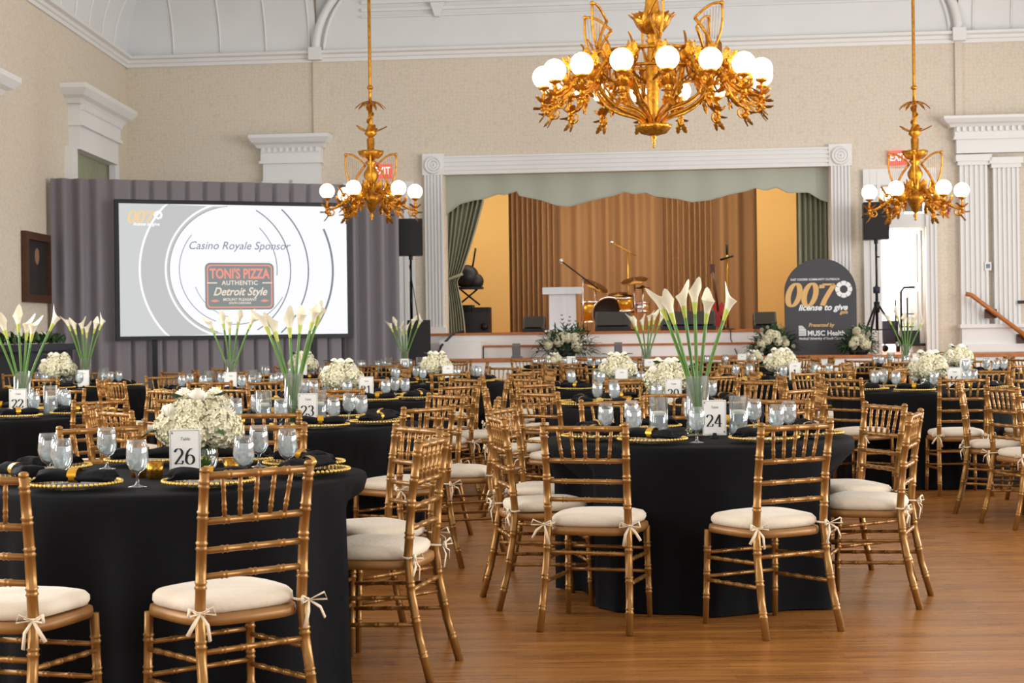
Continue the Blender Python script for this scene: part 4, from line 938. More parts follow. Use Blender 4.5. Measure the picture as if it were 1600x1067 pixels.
for ti, T in enumerate(tables):
    key, ph, tx, ty, det, cp, num, _ = T
    tr = random.Random(ti + 40)
    t = empty('banquet_table', 'round folding table hidden under the black cloth of ' + ph, 'table', (tx, ty, 0), tr.uniform(0, 3), 'round banquet tables')
    inst('tabletop', TOPM, t, (0, 0, 0))
    for k in range(4): inst('leg', LEGM, t, (0, 0, 0), (0, 0, k * PI / 2))
    c = inst('tablecloth', cloth_mesh(ti, [(q[1][0] - tx, q[1][1] - ty, R(q[2])) for q in TB[key]]), None, (tx, ty, .001)); tag(c, 'black floor-length cloth draped over ' + ph, 'tablecloth', 'black tablecloths')
    for a, (x, y), fc in TB[key]:
        make_chair(uniq('gold chiavari chair, %s side of %s' % (side_name(a), ph)), x, y, R(fc - 90), det > 1, 'gold chiavari chairs')
    angs = SETTING[key] if key in SETTING else [(-112 if det > 1 else TB[key][0][0]) + 45 * i for i in range(8)]
    HZ = HT + .001
    for a in angs:
        ra = R(a); d = Vector((math.cos(ra), math.sin(ra), 0)); sd = Vector((-d.y, d.x, 0)); sn = side_name(a)
        p = Vector((tx, ty, HZ)) + d * (RT - .2)
        g = empty('charger_plate', uniq('gold-beaded clear charger, %s of %s' % (sn, ph)), 'plate', p, ra, 'beaded charger plates')
        inst('plate', CHG, g, (0, 0, 0)); inst('beaded_rim', BEAD, g, (0, 0, 0))
        nk = empty('napkin', uniq('black napkin in gold band, %s of %s' % (sn, ph)), 'napkin', p + Vector((0, 0, .006)), ra + PI / 2 + tr.uniform(-.35, .35), 'black napkins')
        inst('cloth', NAP, nk, (0, 0, 0)); inst('napkin_ring', NRING, nk, (0, 0, 0))
        q = Vector((tx, ty, HZ)) + d * (RT - (.375 if det > 1 and key not in SETTING else .33)) + sd * (.13 if det > 1 and key not in SETTING else .17)
        gb = empty('water_goblet', uniq('goblet of iced water, %s of %s' % (sn, ph)), 'glass', q + Vector((0, 0, .001)), 0, 'water goblets')
        inst('goblet_glass', GOB, gb, (0, 0, 0)); inst('iced_water', WAT, gb, (0, 0, 0))
    # centrepieces
    C = Vector((tx, ty, HZ))
    if cp == 'hyd':
        bx = {'26': (.1, .12), '20': (.1, .1), '16': (.05, .05), '21': (-.12, .1)}.get(key, (0, .08))
        bouquet('cream hydrangea and rose bouquet on ' + ph, C + Vector((*bx, 0)), seed=ti, big=.98)
        vs_ = [(-.1, -.05), (.25, -.02), (-.02, -.13)] if key == '26' else [(.2, -.06), (-.2, -.04)]
        if det:
            for i, (dx, dy) in enumerate(vs_):
                v = empty('votive_holder', uniq('gold speckled votive, %s of %s' % ('left' if dx < 0 else 'right', ph)), 'candle', C + Vector((dx, dy, .001)), 0, 'gold votives'); inst('cup', VOT, v, (0, 0, 0)); inst('wax', VOTC, v, (0, 0, 0))
    elif cp == 'lily':
        off = {'F': (.14, 0), 'H': (-.08, 0), '22': (.1, 0), 'E': (.12, .0)}.get(key, (0, 0))
        lilies('tall glass vase of white calla lilies on ' + ph, C + Vector((off[0], off[1], .001)), LILY24 if key == '24' else lilyspec(ti, 6 if key != 'D' else 5))
        for i, dx in enumerate((-.2, .2) if key != '23' else (-.17, .15)):
            if key == 'E' and i == 0: continue
            v = empty('cylinder_vase', uniq('clear cylinder with floating candle, %s of lilies on %s' % (('left', 'right')[i], ph)), 'vase', C + Vector((off[0] + dx, -.06 + .03 * i, .001)), 0, 'floating candle cylinders')
            inst('cylinder_glass', CYL, v, (0, 0, 0)); inst('water', CYLW, v, (0, 0, 0)); inst('floating_candle', FLOAT, v, (0, 0, 0))
        if key == 'E': bouquet('cream hydrangea bouquet left of lilies on ' + ph, C + Vector((-.17, 0, 0)), seed=77, big=1.1)
    elif cp == 'small':
        dx = {'J': .2, 'K': -.2, 'N': -.2}[key]
        bouquet('small cream bouquet on ' + ph, C + Vector((dx, 0, 0)), seed=ti, big=.7, heads=7)
    # number card
    if cp:
        cx = {'26': (.10, -.16), '24': (.065, -.15), '23': (.10, -.14), '22': (.11, -.14), '21': (.1, -.13), '20': (.12, -.15), '16': (.2, -.19), 'C': (.1, -.15), 'A': (.13, -.15), 'K': (-.2, -.2)}.get(key, (.02, -.15) if key != 'E' else (.14, -.16))
        if cp == 'lily' and key == 'F': cx = (.15, -.14)
        cn = empty('table_card', 'white number card on a clip stand, ' + ph, 'card', C + Vector((cx[0], cx[1], .001)), R(-tx * 3.5), 'table number cards')
        cb = MB().prism(rrect(.115, .172, .004), -.0015, .0015).tf(Matrix.Translation((0, 0, .1))).build('card', 'card', cn)
        mb = MB(); o_, i_ = rrect(.107, .164, .003), rrect(.104, .161, .003); n = len(o_)
        mb.add([(x, -.0022, z + .1) for x, z in o_ + i_], [(i, (i + 1) % n, (i + 1) % n + n, i + n) for i in range(n)], False).build('border', 'ink_grey', cb)
        if num: digits(num, .062, 'ink', cb, (.0, -.0018, .085), thick=.15)
        text('Table', .017, 'ink_grey', cb, (0, -.0022, .15), shear=.3, ext=.0002)
        mb = MB()
        for sx_, z_ in ((-1, .172), (1, .03)): mb.add([(sx_ * .047 + a_, -.0022, z_ + b_) for a_, b_ in ((-.003, 0), (0, -.005), (.003, 0), (0, .006))], [(0, 1, 2, 3)], False)
        mb.build('card_pip', 'ink', cb)
        MB().prism([(-.022, 0), (.022, 0), (.012, .012), (.007, .026), (-.007, .026), (-.012, .012)], -.012, .012).build('clip_stand', 'black_plastic', cn)
# ================================================================== stage gear
def st(px, py, dep): s, z = W(px, py, -dep); return s, z
# podium
s0, s1 = W(849, 500, -.2)[0], W(909, 500, -.2)[0]
pm = (s0 + s1) / 2; pz = wz(880, 449, -.2) - ZS
t = empty('podium', 'white slab podium with wide top on the stage', 'podium', mtx=WM @ Matrix.Translation((pm, .25, ZS)))
MB().box(-.21, .21, -.12, .12, .03, pz - .1).build('column', 'podium', t); MB().box((s0 - pm), (s1 - pm), -.2, .22, pz - .11, pz).build('top_shelf', 'podium', t); MB().box(-.28, .28, -.2, .22, 0, .03).build('base', 'podium', t)
def mic_stand(label, px, dep, zmast, boom=None, chrome='black_metal', h=None):
    s = W(px, 500, -dep)[0]; t = empty('microphone_stand', label, 'microphone stand', mtx=WM @ Matrix.Translation((s, dep, ZS)))
    hh_ = wz(px, zmast, -dep) - ZS
    MB().tube([(0, 0, .02), (0, 0, hh_)], .013, 8).build('mast', chrome, t)
    MB().lathe([(.001, 0), (.12, 0), (.12, .012), (.03, .03), (.001, .032)], 20).build('round_base', 'black_metal', t)
    if boom:
        (ax, ay), (bx__, by) = boom; A = (W(ax, ay, -dep)[0] - s, -.02, wz(ax, ay, -dep) - ZS); B = (W(bx__, by, -dep)[0] - s, -.02, wz(bx__, by, -dep) - ZS)
        b = MB().tube([A, B], .011, 6).build('boom', chrome if chrome == 'brass' else 'black_metal', t); MB().sphere(B, .035, 10, 8).build('microphone', 'chrome', b)
    else:
        MB().tube([(0, -.02, hh_), (0, -.05, hh_ + .16)], [.015, .024], 8).build('microphone', 'black_plastic', t); MB().tube([(-.11, 0, hh_ - .08), (.1, 0, hh_ - .02)], .02, 6).build('clip_bar', 'black_metal', t)
    return t
mic_stand('chrome boom microphone stand right beside the podium', 911, -.14, 433, ((935, 452), (877, 408)), 'chrome')
mic_stand('tall boom microphone stand behind the drum cymbals', 982, 2.75, 395, ((994, 400), (956, 379)), 'brass')
mic_stand('straight microphone stand toward the right of stage', 1137, .8, 398, None, 'brass')
# drum kit
def dr(px, py, dep): s, z = W(px, py, -dep); return Vector((s, dep, z))
DP = 1.9; base = dr(952, 520, DP)
t = empty('drum_kit', 'gold drum kit with dark cymbals on the stage', 'drum kit', mtx=WM @ Matrix.Translation((base.x, DP, ZS)))
def rel(px, py, dd=0): p = dr(px, py, DP + dd); return Vector((p.x - base.x, dd, p.z - ZS))
def drum(name, c, r, L, axis, m, parent):
    mb = MB().lathe([(.001, -L / 2), (r, -L / 2), (r, L / 2), (.001, L / 2)], 24); mtx = Matrix.Translation(c) @ axis; mb.tf(mtx); d = mb.build(name, m, parent)
    hb = MB()
    for z in (-L / 2, L / 2): hb.lathe([(r, z - .015), (r + .012, z - .015), (r + .012, z + .015), (r, z + .015)], 24)
    hb.tf(mtx); hb.build('hoop', 'chrome', d); return d
RX = Matrix.Rotation(R(90), 4, 'X')
bdm = drum('bass_drum', Vector((rel(952, 490).x, .1, .29)), .28, .42, RX, 'drum_gold', t); MB().lathe([(.001, 0), (.26, 0), (.26, .004)], 24).tf(Matrix.Translation((rel(952, 490).x, -.115, .29)) @ RX).build('drum_head', 'black_plastic', bdm)
drum('floor_tom', rel(925, 486) + Vector((0, .15, -.02)), .2, .34, Matrix.Identity(4), 'drum_gold', t)
drum('rack_tom', rel(975, 474) + Vector((0, .0, 0)), .15, .22, Matrix.Rotation(R(12), 4, 'X'), 'drum_gold', t)
drum('snare_drum', rel(990, 480) + Vector((.1, .3, 0)), .17, .15, Matrix.Identity(4), 'chrome', t)
for (px, py, r_, tx_, ty_) in ((930, 446, .24, 18, 26), (965, 459, .17, 14, -4), (991, 438, .23, 18, -8), (1004, 449, .13, 8, 0)):
    c = rel(px, py, .1); cy = MB().lathe([(.001, .03), (.03, .028), (.045, .008), (r_, -.008), (r_, -.012), (.001, .0)], 24).tf(Matrix.Translation(c) @ Matrix.Rotation(R(tx_), 4, 'X') @ Matrix.Rotation(R(ty_), 4, 'Y')).build('cymbal', 'cymbal', t)
    MB().tube([(c.x, c.y, 0.02), (c.x, c.y, c.z + .04)], .012, 6).build('cymbal_stand', 'chrome', t)
for q in (-.1, .1): MB().tube([(rel(925, 486).x + q, .2, 0), (rel(925, 486).x + q, .2, .25)], .01, 6).build('tom_leg', 'chrome', t)
# monitors and cases
def wedge(label, px0, px1, py0, dep, d=.45):
    s0, s1 = W(px0, 500, -dep)[0], W(px1, 500, -dep)[0]; h = wz((px0 + px1) / 2, py0, -dep) - ZS; wd = s1 - s0
    t = empty('stage_monitor', label, 'stage monitor', mtx=WM @ Matrix.Translation(((s0 + s1) / 2, dep, ZS)))
    mb = MB(); v = [(0, 0), (d, 0), (d, h * .75), (d * .55, h), (0.02, h * .22)]; n = 5
    mb.add([(-wd / 2, y, z) for y, z in v] + [(wd / 2, y, z) for y, z in v], [tuple(range(n - 1, -1, -1)), tuple(range(n, 2 * n))] + [(i, (i + 1) % n, (i + 1) % n + n, i + n) for i in range(n)], False); mb.build('cabinet', 'black_plastic', t)
    mb = MB().add([(-wd / 2 + .03, .03, h * .27), (wd / 2 - .03, .03, h * .27), (wd / 2 - .03, d * .53, h * .95), (-wd / 2 + .03, d * .53, h * .95)], [(0, 1, 2, 3)], False); mb.v = [(x, y - .02, z + .012) for x, y, z in mb.v]; mb.build('grille', 'grille', t)
    for sg in (-1, 1): MB().box(sg * wd / 2 - .006, sg * wd / 2 + .006, d * .6, d * .8, h * .35, h * .5).build('side_handle', 'black_metal', t)
wedge('black floor monitor left of the podium', 816, 850, 494, .45)
wedge('black floor monitor in front of the drums', 929, 984, 487, .4)
wedge('black floor monitor right of the drum kit', 1032, 1118, 486, .5)
wedge('black floor monitor at stage right by the sign', 1178, 1214, 487, .4)
# red guitar on a stand
c = W(1122, 490, -1.2); t = empty('electric_guitar', 'red electric guitar standing behind the monitor', 'guitar', mtx=WM @ Matrix.Translation((c[0], 1.2, ZS)))
MB().prism([(-.1, .06), (.02, .04), (.12, .1), (.12, .22), (.07, .3), (.1, .4), (.06, .46), (.0, .38), (-.05, .44), (-.1, .4), (-.06, .28), (-.12, .18)], -.02, .02).build('body', 'guitar', t)
MB().tube([(0, -.02, .3), (-.08, .0, .95)], .02, 6).build('neck', 'dark_wood', t); MB().box(-.12, -.05, -.015, .015, .93, 1.08).build('headstock', 'dark_wood', t)
for q in (-.1, .1): MB().tube([(q, -.1, 0), (0, .05, .4)], .01, 6).build('stand_leg', 'black_metal', t)
# pile of black gear by the left curtain
c = W(738, 520, -.9); t = empty('equipment_rack', 'black gear and cases piled beside the tied curtain', 'equipment', mtx=WM @ Matrix.Translation((c[0], .9, ZS)))
MB().box(-.3, .3, -.2, .2, 0, .34).build('road_case', 'black_plastic', t); MB().box(-.3, .02, -.15, .2, .34, .46).build('mixer', 'black_metal', t)
MB().box(.0, .3, -.15, .2, .34, .42).build('amplifier', 'grille', t)
for sg in (-1, 1): MB().tube([(sg * .18 - .05, 0, .46), (-sg * .14 - .05, 0, .72)], .015, 6).build('cross_leg', 'black_metal', t)
MB().box(-.3, .18, -.12, .12, .72, .76).build('stand_top', 'black_metal', t)
mb = MB(); mb.sphere((-.08, 0, .93), .2, 12, 8); mb.sphere((-.2, 0, .9), .13, 10, 8); mb.sphere((.06, .0, .85), .14, 10, 8); mb.build('bundled_bag', 'black_plastic', t)
MB().tube([(.0, 0, 1.0), (.07, 0, 1.4)], .016, 6).build('antenna', 'black_metal', t)
for k, (x, r_) in enumerate(((-.25, .07), (.22, .06))): MB().lathe([(.001, -.02), (r_, -.02), (r_, .02), (.001, .02)], 14).tf(Matrix.Translation((x, -.22, .1)) @ RX).build('wheel', 'black_metal', t)
# cable bundles and floor box lights
o = MB().tube([wloc(*p) for p in ((W(727, 520)[0], -.2, ZS + .03), (W(712, 530)[0], -.42, ZS - .02), (W(703, 545)[0], -.95, ZA + .2), (W(697, 552)[0], -1.0, ZA + .05), (W(676, 555)[0], -1.1, ZA + .02))], .02, 6).build('cable', 'black_plastic'); tag(o, 'black cable bundle hanging off the stage left corner', 'cable')
o = MB().tube([wloc(*p) for p in ((W(1137, 520)[0], -.05, ZS + .012), (W(1140, 526)[0], -.42, ZS + .005), (W(1140, 540)[0], -.44, ZA + .25), (W(1148, 552)[0], -.8, ZA + .02), (W(1150, 553)[0], -1.25, ZA + .015))], .009, 6).build('cable', 'black_plastic'); tag(o, 'thin black cable hanging from the stage edge near the sign', 'cable')
for px, lb in ((807, 'small grey floor light on the apron left of flowers'), (966, 'small grey floor light on the apron behind hydrangeas')):
    s = W(px, 555, 1.1)[0]; t = empty('floor_light', lb, 'floor light', mtx=WM @ Matrix.Translation((s, -1.1, ZA)))
    MB().prism([(-.06, .03), (.06, .03), (.06, .22), (-.06, .22)], -.05, .05).tf(Matrix.Rotation(R(20), 4, 'X')).build('lamp_body', 'shutter', t); MB().box(-.08, .08, -.05, .08, 0, .03).build('bracket', 'shutter', t)
# floral arrangements at the stage
def arrangement(label, px, py, off, wd, h, seed, z0=ZA):
    r = random.Random(seed); s = W(px, py, off)[0]; t = empty('floral_arrangement', label, 'flowers', mtx=WM @ Matrix.Translation((s, -off, z0)))
    MB().lathe([(.001, 0), (.13, 0), (.15, .1), (.001, .1)], 14).build('container', 'black_plastic', t)
    mb = MB()
    for i in range(420):
        d = Vector((r.gauss(0, 1), r.gauss(0, .6), abs(r.gauss(0, .8)))).normalized(); q = r.uniform(.15, .9); b = Vector((d.x * wd * .5 * q, d.y * wd * .4 * q, .06 + d.z * h * .75 * q)); leafquad(mb, b, d + rvec(r) * .5, Vector((0, 0, 1)), r.uniform(.09, .17), r.uniform(.025, .05))
    fo = mb.build('foliage', 'leaf', t); fo['kind'] = 'stuff'
    for i in range(9):
        a = r.uniform(-.2, PI + .2); L = r.uniform(.75, 1.05); fr_ = MB()
        for k in range(9):
            p = Vector((math.cos(a) * wd * .5 * L * k / 8, -.08 + r.uniform(-.02, .02), .1 + max(.05, math.sin(a)) * h * .9 * L * k / 8)); 
            for sg in (-1, 1): leafquad(fr_, p, Vector((math.cos(a + sg * .6), 0, math.sin(a + sg * .6))), Vector((0, -1, .3)), .13 * (1.1 - k / 9), .016)
        fr_.build('palm_frond', 'leaf', t)
    for i in range(6):
        a = PI * (i + .5) / 6; q = r.uniform(.35, .75); inst('hydrangea', HY[i % 3], t, (math.cos(a) * wd * .38 * q, -.16, .12 + math.sin(a) * h * .75 * q), (0, 0, i), r.uniform(.9, 1.25))
    for i in range(16):
        a = r.uniform(0, PI); q = r.uniform(.3, .95); inst('rose', RO, t, (math.cos(a) * wd * .42 * q, -.2, .08 + math.sin(a) * h * .8 * q), (R(70), 0, r.uniform(-.3, .3)), r.uniform(.8, 1.1))
arrangement('white and green floral spray below the podium', 884, 548, 1.15, .98, .58, 1)
arrangement('white and green floral spray left of the arched sign', 1207, 545, 1.27, .74, .50, 2)
arrangement('white and green floral spray right of the arched sign', 1341, 545, 1.36, .54, .44, 3)
# things seen through the doorway
s = W(1394, 520, -1.0)[0]; t = empty('utility_cart', 'dark bin cart inside the bright doorway', 'cart', mtx=WM @ Matrix.Translation((s, 1.0, ZA)))
mb = MB(); mb.add([(-.16, -.15, .12), (.16, -.15, .12), (.24, -.2, .5), (-.24, -.2, .5), (-.16, .15, .12), (.16, .15, .12), (.24, .2, .5), (-.24, .2, .5)], [(0, 1, 2, 3), (1, 5, 6, 2), (5, 4, 7, 6), (4, 0, 3, 7), (0, 4, 5, 1), (3, 2, 6, 7)], False); mb.build('bin', 'blue_case', t)
for x in (-.14, .14): MB().lathe([(.001, -.02), (.055, -.02), (.055, .02), (.001, .02)], 12).tf(Matrix.Translation((x, -.16, .056)) @ RX).build('wheel', 'black_metal', t); MB().tube([(x, -.16, .06), (x, -.12, .14)], .012, 6).build('axle_strut', 'black_metal', t)
s = W(1422, 520, -.25)[0]; t = empty('hand_truck', 'black folding hand truck standing in the doorway', 'hand truck', mtx=WM @ Matrix.Translation((s, .3, ZA)))
MB().tube([(-.13, 0, .12), (-.13, 0, .95), (-.08, 0, 1.02), (.1, 0, 1.02), (.15, 0, .95), (.15, 0, .12)], .018, 8).build('handle_frame', 'black_metal', t)
MB().tube([(-.2, .1, .1), (-.2, .1, .82), (-.02, .1, .86), (-.02, .1, .1)], .014, 8).build('inner_frame', 'black_metal', t)
MB().box(-.2, .2, -.25, .1, .1, .14).build('toe_plate', 'black_metal', t); MB().box(-.16, .17, -.15, .05, .14, .34).build('strapped_case', 'black_plastic', t)
for z in (.4, .6): MB().tube([(-.13, 0, z), (.15, 0, z)], .01, 6).build('crossbar', 'black_metal', t)
for x in (-.18, .2): MB().lathe([(.001, -.025), (.08, -.025), (.08, .025), (.001, .025)], 14).tf(Matrix.Translation((x, .05, .085)) @ Matrix.Rotation(R(90), 4, 'Y')).build('wheel', 'black_plastic', t)
s = W(1418, 450, -1.6)[0]; t = empty('step_ladder', 'grey stepladder leaning in the bright back room', 'ladder', mtx=WM @ Matrix.Translation((s, 1.6, ZA)))
for sg in (-1, 1): MB().tube([(sg * .1, 0, 0), (sg * .06, .2, 1.55)], .02, 6).build('rail', 'shutter', t)
for k in range(5): MB().box(-.09, .09, .02 + .035 * k, .1 + .035 * k, .25 + .27 * k, .28 + .27 * k).build('tread', 'shutter', t)
# ================================================================== chandeliers
def scroll(c, r0, a0, turns, n=14, sgn=1, k=.72):      # spiral in local x,z
    return [(c[0] + r0 * (1 - k * i / n) * math.cos(a0 + sgn * turns * 2 * PI * i / n), 0, c[1] + r0 * (1 - k * i / n) * math.sin(a0 + sgn * turns * 2 * PI * i / n)) for i in range(n + 1)]
def acanthus(mb, p, d, L, wd, curl=.5):
    p = Vector(p); d = Vector(d).normalized(); up = Vector((0, 0, 1)) if abs(d.z) < .9 else Vector((1, 0, 0)); sd = d.cross(up).normalized(); n = sd.cross(d)
    pts = []
    for i, (t_, w_) in enumerate(((0, .3), (.2, .9), (.32, .6), (.5, 1.0), (.62, .62), (.8, .7), (1, .05))):
        c = p + d * L * t_ + n * curl * L * t_ * t_; pts += [c - sd * wd * w_ / 2 + n * wd * .15, c, c + sd * wd * w_ / 2 + n * wd * .15]
    mb.add(pts, [q for i in range(6) for q in ((3 * i, 3 * i + 1, 3 * i + 4, 3 * i + 3), (3 * i + 1, 3 * i + 2, 3 * i + 5, 3 * i + 4))])
def sweepz(mb, pts, r, seg=6): return mb.tube([(p[0], 0, p[1]) if len(p) == 2 else p for p in pts], r, seg)
def bez(p, n=12):
    out = []
    for i in range(n + 1):
        t_ = i / n; q = [Vector(a) for a in p]
        while len(q) > 1: q = [a.lerp(b, t_) for a, b in zip(q, q[1:])]
        out.append(tuple(q[0]))
    return out
GR = .095
GLOBE = MB().sphere((0, 0, 0), GR, 24, 16).mesh('globe', 'globe_glass')
def lamp_arm(r0, z0, r1, zc, drop):                # gooseneck arm in the x-z plane ending in a gas-lamp cup; zc = globe centre
    mb = MB(); zb = zc - GR
    mid = (r0 + r1) / 2
    sweepz(mb, bez([(r0, z0), (r0 + .12, z0 + .12), (mid, z0 - drop * 1.4), (r1 - .02, z0 - drop * 1.3), (r1 + .03, zb - .16), (r1, zb - .05)], 18), [.02] * 10 + [.016] * 9, 7)
    sweepz(mb, [(q[0], q[2]) for q in scroll((mid, z0 - drop * .35), .075, PI, 1.4, 18)], .010, 6)
    sweepz(mb, [(q[0], q[2]) for q in scroll((r1 - .05, zb - .17), .05, 0, 1.3, 16, -1)], .009, 6)
    sweepz(mb, [(q[0], q[2]) for q in scroll((r0 + .1, z0 - .05), .06, PI / 2, 1.3, 16)], .010, 6)
    mb.lathe([(.008, -.06), (.016, -.05), (.010, -.035), (.014, -.02), (.045, -.005), (.052, .012), (.04, .02)], 12, (r1, 0, zb))
    r = random.Random(5)
    for (x, z, dx, dz, L) in ((mid, z0 - drop * .8, .3, -1, .12), (mid + .08, z0 - drop * .9, .6, .8, .10), (r1 - .02, zb - .2, .3, -1, .09), (r0 + .08, z0, .4, 1, .12), (mid - .05, z0 - drop * .5, -.5, -.8, .11), (r1, zb - .13, 1, .4, .08), (r1, zb - .12, -1, .3, .08), (mid + .02, z0 - drop * .2, .2, 1, .11), (r1 + .01, zb - .17, 1, -.4, .07)):
        acanthus(mb, (x, .012, z), (dx, .35, dz), L * 1.15, .055 if dz < -.5 else .085, .3); acanthus(mb, (x, -.012, z), (dx, -.35, dz), L * 1.15, .055 if dz < -.5 else .085, .3); mb.sphere((x, 0, z), .026, 8, 6)
    mb.lathe([(.003, -.06), (.012, -.045), (.006, -.03), (.02, -.01), (.012, .01)], 8, (mid + .02, 0, z0 - drop - .03))
    return mb
def harp(h, wd, name='lyre_harp'):
    mb = MB()
    mb.tube(bez([(0, 0, 0), (wd * .15, 0, h * .35), (wd * .62, 0, h * .7)], 6), [.014] * 7, 6)
    mb.tube(bez([(wd * .62, 0, h * .7), (wd * .4, 0, h * .8), (.12 * wd, 0, h * 1.05), (-.28 * wd, 0, h)], 8), .012, 6)
    mb.tube(bez([(-.28 * wd, 0, h), (-.35 * wd, 0, h * .6), (-.25 * wd, 0, h * .3), (0, 0, .02)], 8), .011, 6)
    mb.sphere((-.28 * wd, 0, h), .02, 8, 6)
    for k in range(6):
        u = k / 6; mb.tube([(-.2 * wd + .6 * wd * u, 0, h * (.98 - .22 * u)), (-.1 * wd + .45 * wd * u, 0, h * (.18 + .3 * u))], .0018, 4)
    return mb
HARP = harp(.40, .26).mesh('lyre_harp', 'chandelier_gold')
def rotz(a): return (0, 0, a)
def zat(py, Y, px): return atY(px, py, Y).z
# --- main chandelier
MY = 13.6; MX = atY(1020, 130, MY).x; mz = lambda py: zat(py, MY, 1020)
ZTOP = ZT
t = empty('grand_chandelier', 'large gilded chandelier with sixteen lit globes over the centre', 'chandelier', (MX, MY, mz(232)))
zb_ = mz(232); q_ = lambda py: mz(py) - zb_
sh = MB()
sh.lathe([(.001, 0), (.012, .01), (.006, .03), (.022, .05), (.01, .07), (.03, .09), (.016, .12), (.06, .13), (.02, .145), (.07, .16)], 14)
sh.build('finial', 'chandelier_gold', t)
MB().lathe([(.03, q_(212)), (.1, q_(209)), (.14, q_(200)), (.15, q_(195)), (.08, q_(194)), (.03, q_(193))], 32, lobes=8, la=.08).build('lower_bowl', 'chandelier_gold', t)
MB().lathe([(.045, q_(198)), (.05, q_(160)), (.055, q_(140)), (.06, q_(110)), (.045, q_(85)), (.04, q_(68)), (.06, q_(64)), (.035, q_(60)), (.055, q_(56)), (.03, q_(52))], 12).build('lower_shaft', 'chandelier_gold', t)
mb = MB().lathe([(.04, q_(54)), (.09, q_(50)), (.13, q_(40)), (.16, q_(28)), (.145, q_(22)), (.08, q_(20))], 36, lobes=9, la=.07)
for k in range(14):
    a = 2 * PI * k / 14; acanthus(mb, (.1 * math.cos(a), .1 * math.sin(a), q_(46)), (.5 * math.cos(a), .5 * math.sin(a), 1), .16, .08, -.25)
mb.build('upper_bowl', 'chandelier_gold', t)
MB().lathe([(.075, q_(22)), (.06, q_(10)), (.045, q_(-20)), (.04, q_(-60)), (.03, q_(-62)), (.03, ZTOP - zb_), (.001, ZTOP - zb_)], 12).build('upper_shaft', 'chandelier_gold', t)
RB = .56; z0_, z1_ = q_(116), q_(90)
mb = MB()
for z in (z0_, z1_): mb.lathe([(RB - .012, z - .012), (RB + .016, z - .012), (RB + .016, z + .012), (RB - .012, z + .012), (RB - .012, z - .012)], 48)
for k in range(48):
    a = 2 * PI * k / 48; a2 = 2 * PI * (k + 1) / 48; P_ = lambda an, z: (RB * math.cos(an), RB * math.sin(an), z)
    mb.tube([P_(a, z0_ if k % 2 else z1_), P_(a2, z1_ if k % 2 else z0_)], .009, 5)
for k in range(16):
    a = 2 * PI * k / 16; cs, sn = math.cos(a), math.sin(a)
    mb.lathe([(.001, -.03), (.035, -.03), (.055, -.005), (.04, .012), (.001, .02)], 12).tf(Matrix.Identity(4))
    n0 = 12 * 5; loc = Matrix.Translation((RB * cs, RB * sn, (z0_ + z1_) / 2)) @ Matrix.Rotation(a, 4, 'Z') @ Matrix.Rotation(R(90), 4, 'Y') @ Matrix.Scale(1.25, 4, (1, 0, 0)); mb.v[-n0:] = [tuple(loc @ Vector(p)) for p in mb.v[-n0:]]
    acanthus(mb, (RB * cs, RB * sn, z1_), (.25 * cs, .25 * sn, 1), .13, .11, -.2); acanthus(mb, (RB * cs, RB * sn, z0_), (.2 * cs, .2 * sn, -1), .12, .1, .2)
mb.build('pierced_ring', 'chandelier_gold', t)
zc_ = zat(91, MY - .92, 1031) - zb_
mb = lamp_arm(.55, (z0_ + z1_) / 2 - .03, .93, zc_, .22); ARM = mb.mesh('arm', 'chandelier_gold')
for k in range(16):
    a = 2 * PI * k / 16 + R(-88); o = inst('arm', ARM, t, (0, 0, 0), rotz(a)); inst('globe', GLOBE, o, (.93, 0, zc_))
mb = MB(); sweepz(mb, bez([(.06, q_(197)), (.14, q_(170)), (.28, q_(186)), (.5, q_(165)), (.54, q_(116))], 14), .018, 7); sweepz(mb, bez([(.05, q_(190)), (.12, q_(160)), (.26, q_(172)), (.46, q_(160)), (.5, q_(116))], 12), .010, 6)
acanthus(mb, (.3, 0, q_(176)), (1, 0, .3), .14, .06, .3); acanthus(mb, (.44, 0, q_(160)), (.4, 0, 1), .14, .07, .2)
LARM = mb.mesh('support_arm', 'chandelier_gold')
for k in range(8): inst('support_arm', LARM, t, (0, 0, 0), rotz(2 * PI * k / 8 + R(-68)))
for k in range(6):
    a = 2 * PI * k / 6 + R(-30); o = inst('lyre_harp', HARP, t, (.56 * math.cos(a), .56 * math.sin(a), z1_ + .01), rotz(a + PI + R(25)), .98)
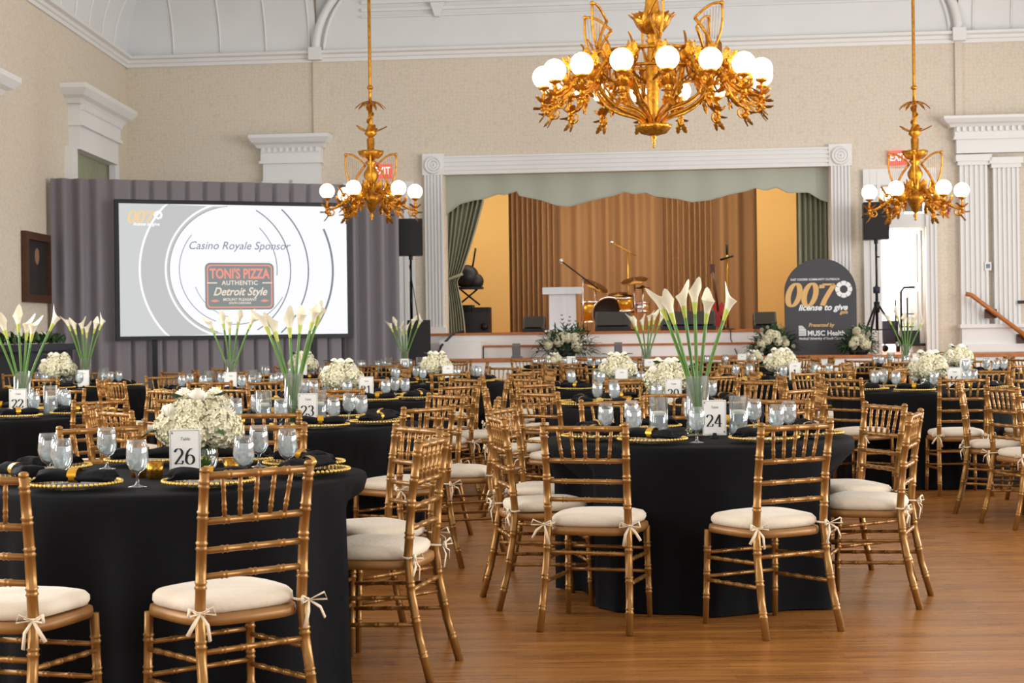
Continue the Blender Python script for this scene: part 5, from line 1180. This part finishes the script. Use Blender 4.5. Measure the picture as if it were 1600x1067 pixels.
# --- small chandeliers
def small_ch(label, px, Y, rot, tw):
    X = atY(px, 300, Y).x; zb = zat(345, Y, px); q = lambda py: zat(py, Y, px) - zb
    t = empty('small_chandelier', label, 'chandelier', (X, Y, zb), 0, 'small gilded chandeliers')
    MB().lathe([(.001, 0), (.02, .015), (.008, .03), (.03, .06), (.012, .09), (.035, .11), (.06, .17), (.11, .26), (.115, .30), (.085, .34), (.05, .36), (.045, .42), (.055, .48), (.09, .56), (.092, .6), (.06, .66), (.04, .7), (.075, .74), (.05, .76)], 20, lobes=8, la=.05).build('body', 'chandelier_gold', t)
    zz_ = q(242)
    mb = MB().lathe([(.03, zz_ - .07), (.09, zz_ - .05), (.135, zz_ + .0), (.15, zz_ + .05), (.08, zz_ + .04), (.04, zz_ + .06), (.045, zz_ + .2), (.03, zz_ + .22)], 24, lobes=6, la=.12)
    for k in range(8): a = 2 * PI * k / 8; acanthus(mb, (.07 * math.cos(a), .07 * math.sin(a), zz_ - .05), (math.cos(a), math.sin(a), .7), .13, .07, .2)
    mb.build('petal_bowl', 'chandelier_gold', t)
    z3 = q(207); mb = MB().lathe([(.03, z3 - .06), (.08, z3 - .02), (.06, z3 + .03), (.03, z3 + .1)], 16)
    for k in range(5): a = 2 * PI * k / 5 + tw; acanthus(mb, (.05 * math.cos(a), .05 * math.sin(a), z3), (math.cos(a), math.sin(a), .25), .17, .09, .15)
    mb.build('leaf_collar', 'chandelier_gold', t)
    z4, z5 = q(200), q(160); mb = MB().tube([(0, 0, zz_ + .15), (0, 0, z5)], .028, 8)
    mb.tube([(.036 * math.cos(u * 12), .036 * math.sin(u * 12), z4 + (z5 - z4) * u) for u in [i / 40 for i in range(41)]], .014, 6); mb.build('twisted_shaft', 'chandelier_gold', t)
    mb = MB().lathe([(.02, z5 + .02), (.05, z5), (.03, z5 - .03)], 12)
    for k in range(10): a = 2 * PI * k / 10; acanthus(mb, (.02 * math.cos(a), .02 * math.sin(a), z5), (math.cos(a), math.sin(a), .2), .16, .07, -.75)
    mb.build('palm_crown', 'chandelier_gold', t)
    MB().tube([(0, 0, z5), (0, 0, z5 + .12), (0, 0, ZT - zb)], [.022, .02, .02], 8).build('rod', 'chandelier_gold', t); MB().sphere((0, 0, q(137)), .04, 10, 8, .8).build('rod_knop', 'chandelier_gold', t)
    zc = q(299); mb = lamp_arm(.1, .36, .56, zc, .18); me = mb.mesh('arm', 'chandelier_gold')
    for k in range(6):
        o = inst('arm', me, t, (0, 0, 0), rotz(2 * PI * k / 6 + rot)); inst('globe', GLOBE, o, (.56, 0, zc))
    for k in range(4): a = 2 * PI * k / 4 + rot - .15; inst('lyre_harp', HARP, t, (.24 * math.cos(a), .24 * math.sin(a), .40), rotz(a + PI), (1.05, 1.05, 1.1))
    return t
small_ch('small six-globe gilded chandelier beside the screen', 580, 20.3, R(12), 0)
small_ch('small six-globe gilded chandelier before the right doorway', 1430, 19.9, R(-8), .9)
